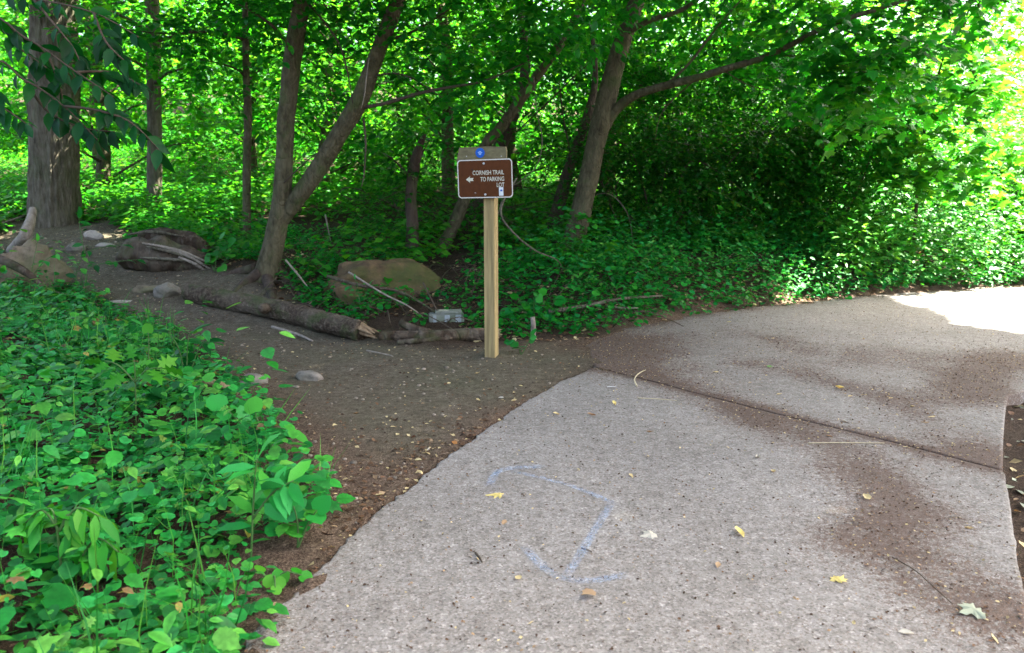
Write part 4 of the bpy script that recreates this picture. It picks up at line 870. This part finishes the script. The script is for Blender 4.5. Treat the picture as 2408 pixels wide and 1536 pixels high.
link('scratch', extrude([(fx_(.30), fz(.855)), (fx_(.315), fz(.85)), (fx_(.335), fz(.868)), (fx_(.32), fz(.868))], -.0042, -.0034, 'scratch'), pl, M['sign_white'])
mk = link('marker_disc', disc(10.5 * kx, yb - .031, yb - .0275, lx(1137.5), zof(360), 24), sign, M['blue'])
for dz, hw in [(.010, .010), (.002, .018), (-.006, .012), (-.013, .008)]:
    link('marker_print', extrude([(lx(1137.5) - hw, zof(360) + dz - .0022), (lx(1137.5) + hw, zof(360) + dz - .0022), (lx(1137.5) + hw, zof(360) + dz + .0022), (lx(1137.5) - hw, zof(360) + dz + .0022)], yb - .0318, yb - .0312, 'print'), mk, M['pale_blue'])
for X in (1186, 1106): link('nail', disc(.004, yb - .029, yb - .026, lx(X), zof(368), 6), sign, M['steel'])

# ------------------------------------------------------------------ logs, stumps, boulders, stones
def rock(name, label, c, size, mat, seed, rz=0.0, sub=4, sink=.3, rough=.5, cat='rock', angular=.95):
    bm = bmesh.new(); bmesh.ops.create_icosphere(bm, subdivisions=sub, radius=1)
    r = random.Random(seed); planes = [(Vector((r.gauss(0, 1), r.gauss(0, 1), r.gauss(0, 1))).normalized(), r.uniform(.62, .92)) for _ in range(9)]
    off = Vector((seed * 3.7, seed * 1.3, 0))
    for v in bm.verts:
        p = v.co.copy()
        for n, d in planes:
            e = p.dot(n) - d
            if e > 0: p -= n * e * (.5 + .45 * angular)
        p *= 1 + rough * .35 * mnoise.noise(p * 1.4 + off) + rough * .2 * mnoise.noise(p * 4 + off) + rough * .08 * mnoise.noise(p * 11 + off)
        v.co = Vector((p.x * size[0], p.y * size[1], p.z * size[2]))
    me = bpy.data.meshes.new(name); bm.to_mesh(me); bm.free(); me.polygons.foreach_set('use_smooth', [True] * len(me.polygons))
    o = link(name, me, None, M[mat]); o.location = (c[0], c[1], c[2] + size[2] * (1 - 2 * sink)); o.rotation_euler = (0, 0, rz)
    return tag(o, label, cat)
q = g(890, 700); rock('boulder', 'large mossy tan boulder behind the long log', (q.x, q.y + .35, q.z - .08), (.62, .46, .31), 'boulder', 3, .25, 5, .24, .5, 'rock', 1.0)
q = g(820, 720); rock('boulder', 'half-buried dark stone leaning against the mossy tan boulder', (q.x, q.y + .1, q.z), (.20, .16, .2), 'boulder', 5, .5, 4, .3)
q = g(30, 705); rock('boulder', 'rounded tan boulder at the left edge of the trail', (q.x - .02, q.y + .25, q.z), (.42, .36, .36), 'tan_rock', 9, .2, 5, .2)
q = g(222, 562); rock('stone', 'pale domed stone beside the trail below the massive trunk', q, (.14, .10, .09), 'pale_stone', 12, 0, 4)
q = g(245, 580); rock('stone', 'flat pale stone slab just below the domed stone', q, (.12, .08, .035), 'pale_stone', 13, 0, 4)
q = g(180, 590); rock('stone', 'grey stone lying left of the pale domed stone', q, (.13, .10, .08), 'stone', 14, 0.4, 4)
q = g(395, 698); rock('stone', 'lumpy grey stone against the upper end of the long log', q, (.14, .11, .10), 'stone', 15, 0.2, 4, .25)
q = g(350, 685); rock('stone', 'long low brown stone left of the lumpy grey one', q, (.17, .08, .05), 'tan_rock', 16, 0.1, 4)
q = g(598, 900); rock('stone', 'flat mossy stone half sunk in the trail', q, (.115, .10, .05), 'stone', 17, .3, 4, .35)
q = g(728, 893); rock('stone', 'wedge-shaped grey stone lying alone on the trail', q, (.11, .075, .055), 'stone', 18, -.4, 4, .3)
q = g(285, 712); rock('stone', 'thin pale flagstone fragment on the trail left of the log', q, (.14, .06, .02), 'pale_stone', 19, .2, 4)
q = g(225, 750); rock('stone', 'small grey stone on the trail near the left weeds', q, (.09, .06, .035), 'stone', 20, .2, 4)
q = g(1005, 920); 
# long fallen log
A = g(440, 706); B = g(845, 803)
def log(name, label, A, B, r0, r1, mat, seed, bow=.0, jag=True, cat='log'):
    t = tag(empty(name, A.lerp(B, .5)), label, cat); u = (B - A).normalized()
    a = A + Vector((0, .0, r0 * .82)) + Vector((-u.y, u.x, 0)) * r0 * .6; b = B + Vector((0, 0, r1 * .82)) + Vector((-u.y, u.x, 0)) * r1 * .6
    mid = [a.lerp(b, f) + Vector((0, 0, bow * math.sin(f * math.pi))) + Vector((-u.y, u.x, 0)) * .03 * math.sin(f * 7 + seed) for f in (0, .2, .4, .6, .8, 1)]
    tube('bark', mid, [r0, r0 * 1.02, (r0 + r1) / 2 * .95, (r0 + r1) / 2 * 1.04, r1 * .97, r1 * .92], M[mat], t, seg=48, rough=.15, n=22, seed=seed, freq=6)
    if jag:
        r = random.Random(seed)
        for i in range(15):
            an = r.uniform(0, 6.28); rr = r1 * r.uniform(.1, .85); o = b - u * .04 + (Vector((-u.y, u.x, 0)) * math.cos(an) + Vector((0, 0, 1)) * math.sin(an)) * rr
            e = o + u * r.uniform(.06, .24) + Vector((0, 0, -r.uniform(0, .05)))
            tube('splinter', [o, o.lerp(e, .6), e], [r.uniform(.018, .035), .018, .004], M['split_wood'], t, seg=5, rough=.2, n=2, seed=i, cap=True)
    return t
lg = log('fallen_log', 'long mossy fallen log with a splintered end edging the trail', A, B, .10, .102, 'log', 4)
mid = A.lerp(B, .52); tube('knot', [mid + Vector((-.02, -.06, .12)), mid + Vector((-.03, -.12, .14)), mid + Vector((-.04, -.15, .145))], [.06, .045, .03], M['log'], lg, seg=10, rough=.2, n=3)
A2 = g(893, 806); B2 = g(1160, 802)
lg2 = log('short_log', 'short dark log lying behind the sign post', A2, B2, .052, .062, 'rotten_wood', 8, 0, False)
ctr = A2.lerp(B2, .3); tube('fork', [ctr + Vector((.12, .07, .06)), ctr + Vector((-.02, .10, .10)), ctr + Vector((-.14, .14, .15))], [.05, .042, .03], M['rotten_wood'], lg2, seg=12, rough=.15, n=4)
for k_ in range(6):
    o = B2 + Vector((.0, .05, .02 + .015 * k_)); tube('splinter', [o, o + Vector((.03, 0, .003)), o + Vector((.06 + .01 * (k_ % 3), -.005, .0))], [.012, .009, .003], M['split_wood'], lg2, seg=5, n=2)
def stick(name, label, pts, r, mat='log', lift=.0, cat='stick', pos=None):
    P = [g(x, y) + Vector((0, 0, r * .9 + lift)) for x, y in pts] if pos is None else pos
    o = tube(name, [p - P[0] for p in P], [r, r * .9, r * .5], M[mat], None, seg=8, rough=.1, n=5, seed=int(r * 1e4)); o.location = P[0]
    return tag(o, label, cat)
stick('stick', 'dark stick lying in front of the short log', [(935, 812), (990, 808), (1065, 802)], .028, 'rotten_wood')
stick('stick', 'thin pale twig on the trail below the short log', [(862, 826), (915, 837), (925, 842)], .007, 'dead_wood')
stick('stick', 'grey branch lying along the lower side of the long log', [(640, 772), (700, 790), (735, 806)], .016, 'dead_wood')
stick('branch', 'long pale fallen branch in the weeds right of the sign', [(1290, 762), (1380, 748), (1450, 732), (1556, 722)], .022, 'bark_grey', .10)
stick('stick', 'thin grey fork beside the long pale branch', [(1425, 733), (1460, 738), (1500, 738)], .010, 'dead_wood', .05)
q = g(1254, 798); tag(tube('stump', [Vector((0, 0, -.05)), Vector((.003, 0, .1)), Vector((-.006, 0, .205))], [.026, .023, .02], M['dead_wood'], None, seg=12, rough=.18, n=4), 'little upright grey stub right of the sign post', 'stump').location = q
stick('vine', 'bare curved vine stem hanging down right of the sign', None, .011, 'bark_grey', pos=[at(1215, 420, 8.6), at(1185, 470, 8.4), at(1180, 510, 8.3), at(1215, 555, 8.3), at(1260, 590, 8.4), at(1310, 612, 8.5), g(1325, 640)])
stick('vine', 'thin looping grey vine above the right side of the sign', None, .006, 'bark_grey', pos=[at(1255, 180, 9.4), at(1262, 260, 9.3), at(1275, 330, 9.2), at(1262, 390, 9.1), at(1225, 425, 9.1), at(1180, 470, 9.0), g(1150, 640)])
stick('vine', 'pale arching cane between the leaning tree and the thicket', None, .007, 'bark_grey', pos=[at(1372, 470, 10.2), at(1425, 455, 10.1), at(1465, 485, 10.0), at(1485, 540, 9.9), g(1490, 660)])
stick('stick', 'broken grey stick propped against the foot of the forked tree', None, .012, 'dead_wood', pos=[at(672, 612, 8.8), at(700, 645, 8.6), g(735, 690)])
stick('stick', 'short pale stick standing in the brush right of the forked tree', None, .010, 'dead_wood', pos=[at(765, 505, 10.8), at(770, 530, 10.8), g(778, 570)])
stick('stick', 'thin twig leaning over the mossy boulder', None, .008, 'twig', pos=[at(995, 665, 7.9), at(1020, 715, 7.7), g(1035, 745)])
stick('branch', 'dead branch lying across the front of the mossy boulder', None, .018, 'log', pos=[at(770, 650, 8.1), at(850, 672, 7.9), at(950, 690, 7.9), g(1060, 760)])
stick('branch', 'thin dead branch crossing below the mossy boulder', None, .010, 'dead_wood', pos=[at(820, 640, 8.0), at(900, 690, 7.8), at(960, 720, 7.7), g(1000, 750)])
# rotten stump log beside the trail
q = g(380, 640); rl = tag(empty('rotten_log', q), 'dark hollow rotten log with grey split wood beside the trail', 'log'); ry = q.y + .15; kk = ry / FPX
tube('bark', [at(285, 615, ry), at(320, 598, ry), at(380, 602, ry), at(440, 612, ry), at(495, 630, ry - .1)], [kk * 20, kk * 38, kk * 42, kk * 34, kk * 18], M['rotten_wood'], rl, seg=20, rough=.28, n=7, seed=31, freq=5)
tube('bark', [at(330, 560, ry + .4), at(390, 558, ry + .4), at(450, 570, ry + .35), at(488, 590, ry + .3)], [kk * 16, kk * 24, kk * 27, kk * 14], M['rotten_wood'], rl, seg=16, rough=.28, n=6, seed=37, freq=5)
for i, pts in enumerate([[(335, 572), (390, 582), (440, 596), (500, 622)], [(345, 580), (410, 594), (470, 616)], [(395, 588), (440, 600), (505, 640)], [(300, 552), (360, 545), (430, 556)], [(420, 604), (460, 622), (500, 650)], [(330, 606), (400, 610), (450, 614)]]):
    tube('split_slat', [at(x, y, ry - .24 if i != 3 else ry + .2) for x, y in pts], [kk * 2, kk * 4.5, kk * 1.5], M['bark_grey'] if i % 2 else M['dead_wood'], rl, seg=6, rough=.2, n=5, seed=i)
# brown stump chunk in the left weeds
q = g(500, 960); ch = tag(empty('rotten_stump', q), 'brown crumbling stump half hidden in the left weeds', 'stump'); ky = q.y; kk = ky / FPX
tube('bark', [at(435, 945, ky + .1), at(480, 925, ky + .1), at(530, 935, ky + .1), at(570, 965, ky)], [kk * 20, kk * 38, kk * 36, kk * 20], M['rotten_wood'], ch, seg=16, rough=.3, n=6, seed=41, freq=6)
tube('split_slat', [at(445, 915, ky - .05), at(500, 900, ky - .05), at(560, 925, ky - .05)], [kk * 6, kk * 10, kk * 6], M['split_wood'], ch, seg=7, rough=.25, n=5, seed=42)
# driftwood and brush at the far left
stick('driftwood', 'bleached forked driftwood root above the left boulder', None, .075, 'dead_wood', pos=[g(30, 600) + Vector((0, 0, .05)), at(55, 560, 9.6), at(72, 520, 9.7), at(78, 490, 9.8)], cat='driftwood')
stick('driftwood', 'dark fallen limb resting on the left boulder', None, .05, 'rotten_wood', pos=[at(-60, 590, 8.2), at(0, 610, 8.1), at(60, 640, 8.0), at(95, 668, 8.0)], cat='driftwood')
for i, (pts, lab) in enumerate([([(-40, 440), (40, 460), (115, 492)], 'topmost pale stick of the brush pile at far left'), ([(-30, 500), (40, 490), (110, 478)], 'nearly level stick in the brush pile at far left'), ([(0, 530), (50, 500), (90, 465)], 'upward-slanting stick in the brush pile at far left'),
                                ([(-30, 480), (30, 485), (90, 505)], 'grey stick under the topmost one of the brush pile'), ([(-20, 545), (30, 530), (80, 512)], 'lowest stick of the brush pile at far left'), ([(430, 475), (520, 500), (560, 515)], 'straight grey stick on the slope between slim trunk and sapling'), ([(520, 500), (550, 530), (545, 540)], 'short broken stick left of the thin sapling')]):
    P = [ground(x, y) + Vector((0, 0, .05 + .03 * (i % 3))) for x, y in pts]; stick('stick', lab, None, .016, 'dead_wood', pos=P)
# concrete block with pale patches
q = g(1045, 772); blk = tag(empty('block', (q.x, q.y + .25, q.z), .12), 'mossy concrete block with pale patches behind the short log', 'block')
link('body', box_mesh('block', -.17, .17, -.08, .08, -.05, .10, .01), blk, M['concrete'])
for x0, x1 in [(-.02, .03), (.085, .14), (-.13, -.10)]: link('pale_patch', box_mesh('patch', x0, x1, -.084, -.078, .01, .095, .002), blk, M['pale_patch'])
link('top_slab', box_mesh('slab', -.11, .15, -.06, .085, .102, .125, .006), blk, M['concrete'])

# ------------------------------------------------------------------ painted double arrow on the asphalt
def ribbon(pts, w, z):
    P = spline([flat(x, y) for x, y in pts], 10); V = []; F = []; C = []
    for i, p in enumerate(P):
        t = (P[min(i + 1, len(P) - 1)] - P[max(i - 1, 0)]).normalized(); s = Vector((-t.y, t.x, 0)); f = i / (len(P) - 1); e = min(1, f * 8, (1 - f) * 8) * .9
        for o, a in ((-1, 0), (-.5, 1), (.5, 1), (1, 0)): V.append(p + s * w * o + Vector((0, 0, z))); C.append(a * e)
    for i in range(len(P) - 1):
        for j in range(3): F.append((i * 4 + j, i * 4 + j + 1, i * 4 + j + 5, i * 4 + j + 4))
    return V, F, C
ar = tag(empty('painted_arrow', flat(1440, 1193)), 'faded blue spray-painted double-headed arrow on the asphalt', 'painted arrow')
for i, (nm, pts, w) in enumerate([('arrowhead', [(1285, 1108), (1220, 1109), (1180, 1115), (1160, 1130), (1152, 1155)], .028), ('shaft', [(1195, 1116), (1300, 1142), (1380, 1168), (1450, 1198)], .02), ('shaft', [(1440, 1195), (1410, 1240), (1375, 1300), (1330, 1372)], .024),
                                  ('arrowhead', [(1232, 1298), (1270, 1342), (1320, 1374), (1390, 1381), (1480, 1366)], .026)]):
    V, F, C = ribbon(pts, w, .0235 + .0015 * i); me = npmesh(nm, np.array([v[:] for v in V]), np.array(F), np.array([[c, c, c] for c in C])); me.materials.append(M['paint']); world_child(link(nm, me), ar)

# ------------------------------------------------------------------ fallen leaves and litter
dry = {'crumb': (.06, .034, .02), 'yellow': (.60, .50, .17), 'pale': (.52, .43, .22), 'white': (.44, .42, .34), 'tan': (.30, .21, .12), 'orange': (.42, .19, .06), 'green': (.10, .22, .06), 'greygreen': (.30, .34, .24), 'brown': (.15, .085, .045)}
def crumple(tm, col, seed, curl):
    tv, tt = TM[tm]; r = np.random.RandomState(seed); v = tv.copy(); v[:, 2] += r.normal(0, .05, len(v)) + curl * (v[:, 0] ** 2) * 1.6 + curl * .4 * (v[:, 1] - .5) ** 2
    v[:, 0] *= 1 - .35 * min(curl, 1); me = npmesh('fallen_leaf', v, tt, np.repeat(np.array([col]), len(v), 0), True); me.materials.append(M['dry_leaf']); return me
cache = {}
def fallen(X, Y, tm, colr, size, label, group=None, curl=.2, rot=None, pos=None):
    p = pos or ground(X, Y); key = (tm, colr, rng.randint(0, 3), curl)
    if key not in cache: cache[key] = crumple(tm, dry[colr], key[2] + 10, curl)
    o = bpy.data.objects.new('fallen_leaf', cache[key]); COL.objects.link(o); o.location = (p.x, p.y, p.z + .012); o.scale = (size,) * 3
    o.rotation_euler = (rng.uniform(-.15, .15), rng.uniform(-.15, .15), rng.uniform(0, 6.28) if rot is None else rot)
    return tag(o, label, 'leaf', group)
for X, Y, tm, c, s, lab, cu in [
    (1185, 1168, 'maple', 'yellow', .085, 'yellow maple leaf touching the upper blue arrowhead', .1), (1388, 1222, 'oval', 'pale', .075, 'pale yellow leaf inside the bend of the painted arrow', .2),
    (1545, 1264, 'maple', 'white', .085, 'whitish maple leaf right of the painted arrow', .1), (1730, 1250, 'oval', 'yellow', .085, 'curled golden leaf alone on the open asphalt', .9),
    (1367, 1404, 'round', 'tan', .055, 'tan rounded leaf below the lower blue arrowhead', .3), (1222, 1372, 'oval', 'pale', .05, 'pale leaf left of the lower blue arrowhead', .3),
    (1965, 1374, 'maple', 'yellow', .06, 'pale yellow lobed leaf on the lower right asphalt', .2), (765, 1530, 'maple', 'yellow', .06, 'bright yellow leaf at the bottom edge left of centre', .4),
    (2045, 1184, 'oval', 'pale', .07, 'pale torn leaf beside the brown stain', .5), (2305, 1440, 'maple', 'greygreen', .09, 'large grey-green leaf near the lower right corner', .2),
    (1443, 948, 'oval', 'yellow', .06, 'small yellow leaf just below the asphalt corner', .6), (1985, 918, 'oval', 'yellow', .075, 'yellow leaf in the middle of the far asphalt', .4),
    (555, 724, 'maple', 'yellow', .10, 'yellow maple leaf lying against the long log', .2), (1802, 868, 'oval', 'green', .08, 'small green leaf on the far asphalt', .4),
    (785, 1003, 'oval', 'pale', .07, 'pale narrow leaf alone on the bare dirt trail', .3), (1380, 978, 'oval', 'tan', .06, 'tan curled leaf near the upper asphalt edge', .7),
    (1075, 1052, 'oval', 'orange', .06, 'orange-brown curled leaf at the asphalt left edge', .7), (2062, 1437, 'maple', 'green', .035, 'tiny green leaf scrap on the lower right asphalt', .3),
    (1975, 994, 'lance', 'white', .10, 'white elongated leaf on the seam between the slabs', .4), (1780, 1085, 'lance', 'white', .09, 'white slim leaf right of centre on the asphalt', .5)]:
    fallen(X, Y, tm, c, s, lab, None, cu)
grp = [(1708, 1057), (1735, 1103), (1538, 1021), (1525, 1082), (2050, 923), (2005, 935), (2030, 962), (1940, 1030), (1820, 1117), (1362, 1113), (1217, 945), (1185, 940), (845, 975), (1120, 942), (1300, 976), (1640, 1060), (1870, 960), (1900, 1005), (2100, 940), (2140, 960), (2200, 985), (2250, 935), (2185, 1000), (1760, 905), (1840, 930), (1690, 880), (1610, 850), (1660, 1150), (1480, 1120), (1420, 1060), (1600, 1190), (1880, 1220), (1690, 1330), (1560, 1450), (1850, 1490), (2010, 1480), (2200, 1400), (2230, 1180), (2290, 1250), (2140, 1060), (960, 1090), (1010, 1060), (905, 1010), (1060, 905), (1130, 880), (990, 870), (920, 930), (1190, 1230), (1120, 1320), (1240, 1480), (2330, 1500), (2150, 1500), (1930, 880), (1820, 800), (1720, 760), (2030, 800), (2120, 850)]
small = []
for i, (X, Y) in enumerate(grp):
    on = inpoly(np.array([ground(X, Y).x]), np.array([ground(X, Y).y]), ASPH)[0]
    c = ['pale', 'white', 'tan', 'pale', 'yellow'][i % 5]; small.append((X, Y, c if c != 'yellow' else 'pale', on)); continue
    pass
cnt = {}
seamy = lambda p: float(np.interp(p.x, [v.x for v in SEAM], [v.y for v in SEAM]))
word = {'pale': 'pale yellow', 'white': 'whitish', 'tan': 'tan'}
sets = {}
for X, Y, c, on in small:
    p = ground(X, Y); place = 'on the dirt trail' if not on else ('beyond the asphalt seam' if p.y > seamy(p) else 'this side of the asphalt seam')
    sets.setdefault((c, place), []).append((X, Y, on))
for (c, place), L_ in sets.items():
    for r_, (X, Y, on) in enumerate(sorted(L_)):
        lab = 'small %s leaf, %s such %s' % (word[c], 'leftmost' if r_ == 0 else ordinal[r_].split()[0] + ' from left', place)
        fallen(X, Y, ['oval', 'lance', 'oval'][r_ % 3], c, rng.uniform(.035, .055), lab, 'small dry leaves on the asphalt' if on else 'small dry leaves on the trail', [.3, .7, .5][r_ % 3])

# uncountable chips of leaf litter
def litter(name, label, x, y, size, cols, r, z0=.006):
    lb = Leaves(); k = len(x); ins = inpoly(x, y, ASPH); z = np.where(ins, .016, hgt(x, y) + .004)
    a = r.uniform(0, 6.28, k); A = np.stack([np.cos(a), np.sin(a), r.normal(0, .25, k)], 1); Nn = np.stack([r.normal(0, .35, k), r.normal(0, .35, k), np.ones(k)], 1)
    P = np.array([dry[c] for c in cols]); C = P[r.randint(0, len(P), k)] * r.uniform(.5, 1.15, (k, 1))
    half = r.rand(k) < .5
    lb.add('oval', np.stack([x, y, z], 1)[half], A[half], Nn[half], (size * r.uniform(.4, 1.3, k))[half], C[half]); lb.add('rhomb', np.stack([x, y, z], 1)[~half], A[~half], Nn[~half], (size * r.uniform(.4, 1.3, k))[~half], C[~half])
    return tag(lb.build(name, M['dry_leaf']), label, 'leaf litter', kind='stuff')
r3 = np.random.RandomState(77)
x, y = scatter(r3, 190000, (-1.6, 6, 2, 11), lambda a, b: inpoly(a, b, ASPH) & (r3.rand(len(a)) < .10 + .7 * dirt_shade_mask(a, b) ** 2))
litter('leaf_litter', 'brown crumbs of dead leaves strewn over the asphalt', x, y, .013, ['crumb', 'crumb', 'brown', 'crumb', 'brown', 'tan', 'crumb', 'pale'], r3)
x, y = scatter(r3, 52000, (-8, .8, 2, 13), lambda a, b: inpoly(a, b, TRAIL) & ~inpoly(a, b, ASPH) & (r3.rand(len(a)) < .26 + .8 * np.exp(-pdist(a, b, [(p.x, p.y) for p in LEFT_EDGE]) / .3) * smooth(5.5, 3.8, b) + .5 * np.exp(-pdist(a, b, TRAIL, True) / .2)))
litter('leaf_litter', 'dry leaf litter gathered along the dirt trail and asphalt edge', x, y, .024, ['brown', 'tan', 'crumb', 'brown', 'brown', 'pale', 'crumb'], r3)
x, y = scatter(r3, 9000, (-1.8, .6, 2, 5.2), lambda a, b: ~inpoly(a, b, ASPH) & inpoly(a, b, TRAIL) & (r3.rand(len(a)) < np.exp(-pdist(a, b, [(p.x, p.y) for p in LEFT_EDGE]) / .35) * smooth(5.2, 3.4, b) * (.3 + fbm(a, b, 3))))
litter('leaf_litter', 'drift of reddish dry leaves between the left weeds and the asphalt edge', x, y, .036, ['brown', 'brown', 'tan', 'brown', 'crumb', 'brown', 'pale'], r3)
x, y = scatter(r3, 20000, (-9, 6, 7, 12.5), lambda a, b: off_trail(a, b, -.1) & ~inpoly(a, b, ASPH) & (fbm(a, b, 1.5) > .42) & (b - np.interp(a, _fx, _fy) < 4))
litter('leaf_litter', 'brown leaf litter under the trees and along the logs', x, y, .06, ['brown', 'brown', 'tan', 'pale'], r3)
x, y = scatter(r3, 5000, (1.5, 7, 1.5, 7), lambda a, b: inpoly(a, b, EARTH_R) & ~inpoly(a, b, ASPH))
litter('leaf_litter', 'dead leaves in the sunken ground beyond the right asphalt edge', x, y, .055, ['brown', 'brown', 'tan', 'pale', 'greygreen'], r3)

tw = []
for i in range(260):
    a0 = r3.uniform(-4.2, 1.3); b0 = r3.uniform(7.25, 10.8)
    if not off_trail(np.array([a0]), np.array([b0]), -.02)[0]: continue
    an = r3.uniform(0, 6.28); L_ = r3.uniform(.15, .7); z0 = h1(a0, b0); a1, b1_ = a0 + math.cos(an) * L_, b0 + math.sin(an) * L_
    tw.append(([Vector((a0, b0, z0 + .02)), Vector(((a0 + a1) / 2, (b0 + b1_) / 2, max(z0, h1(a1, b1_)) + r3.uniform(.02, .12))), Vector((a1, b1_, h1(a1, b1_) + r3.uniform(.01, .16)))], [.007, .005, .003]))
tag(tubes('twig_litter', tw, M['log'], None, seg=4, n=2), 'fine dead twigs littering the ground behind the logs', 'twigs', kind='stuff')
pb = Leaves(); bm = bmesh.new(); bmesh.ops.create_icosphere(bm, subdivisions=1, radius=.5)
TM['pebble'] = (np.array([(v.co.x, v.co.y + .0, v.co.z * .6) for v in bm.verts]), np.array([[v.index for v in f.verts] for f in bm.faces])); bm.free()
x, y = scatter(r3, 2600, (-6.5, 1, 2.2, 12), lambda a, b: inpoly(a, b, TRAIL) & ~inpoly(a, b, ASPH)); k_ = len(x)
pb.add('pebble', np.stack([x, y, hgt(x, y) + .002], 1), np.stack([r3.normal(0, 1, k_), r3.normal(0, 1, k_), r3.normal(0, .1, k_)], 1), np.stack([r3.normal(0, .2, k_), r3.normal(0, .2, k_), np.ones(k_)], 1), r3.uniform(.006, .028, k_) * (1 + (r3.rand(k_) < .06)), np.array([(.20, .17, .13)]) * r3.uniform(.45, 1.5, (k_, 1)))
tag(pb.build('pebbles', M['dry_leaf']), 'small grit and pebbles trodden into the dirt trail', 'pebbles', kind='stuff')
# single small things on the asphalt
P = [flat(1500, 908, .016), flat(1494, 893, .03), flat(1503, 880, .07), flat(1520, 872, .05)]
stick('stalk', 'bent pale weed stalk lying at the corner of the slab', None, .005, 'straw', pos=[flat(1498, 908, .016), flat(1492, 893, .04), flat(1500, 880, .05), flat(1518, 870, .02)])
stick('straw', 'straight pale straw on the asphalt below the bent stalk', None, .003, 'straw', pos=[flat(1500, 936, .02), flat(1545, 938, .022), flat(1592, 942, .02)])
stick('straw', 'long pale straw lying across the slab seam', None, .003, 'straw', pos=[flat(1900, 1042, .02), flat(1990, 1041, .022), flat(2080, 1042, .02)])
stick('twig', 'thin brown twig on the lower right asphalt', None, .0025, 'twig', pos=[flat(2098, 1310, .02), flat(2150, 1340, .024), flat(2190, 1375, .02), flat(2240, 1420, .02)])
stick('twig', 'short dark twig between the two blue arrowheads', None, .004, 'twig', pos=[flat(1368, 1289, .02), flat(1380, 1293, .024), flat(1392, 1298, .02)])
stick('twig', 'dark twig lying left of the lower blue arrowhead', None, .005, 'twig', pos=[flat(1118, 1300, .02), flat(1128, 1312, .024), flat(1134, 1322, .02)])
sc = link('paper_scrap', extrude([(-.03, -.008), (.0, -.014), (.035, -.004), (.03, .008), (-.01, .012), (-.034, .004)], -.001, .001, 'paper_scrap'), None, M['white_paper']); q = flat(1438, 909, .022); sc.location = q; sc.rotation_euler = (math.radians(80), 0, .2)
tag(sc, 'torn white paper scrap near the asphalt corner', 'paper')
for X, Y, lab, sc_ in [(2010, 1180, None, 0)]: pass
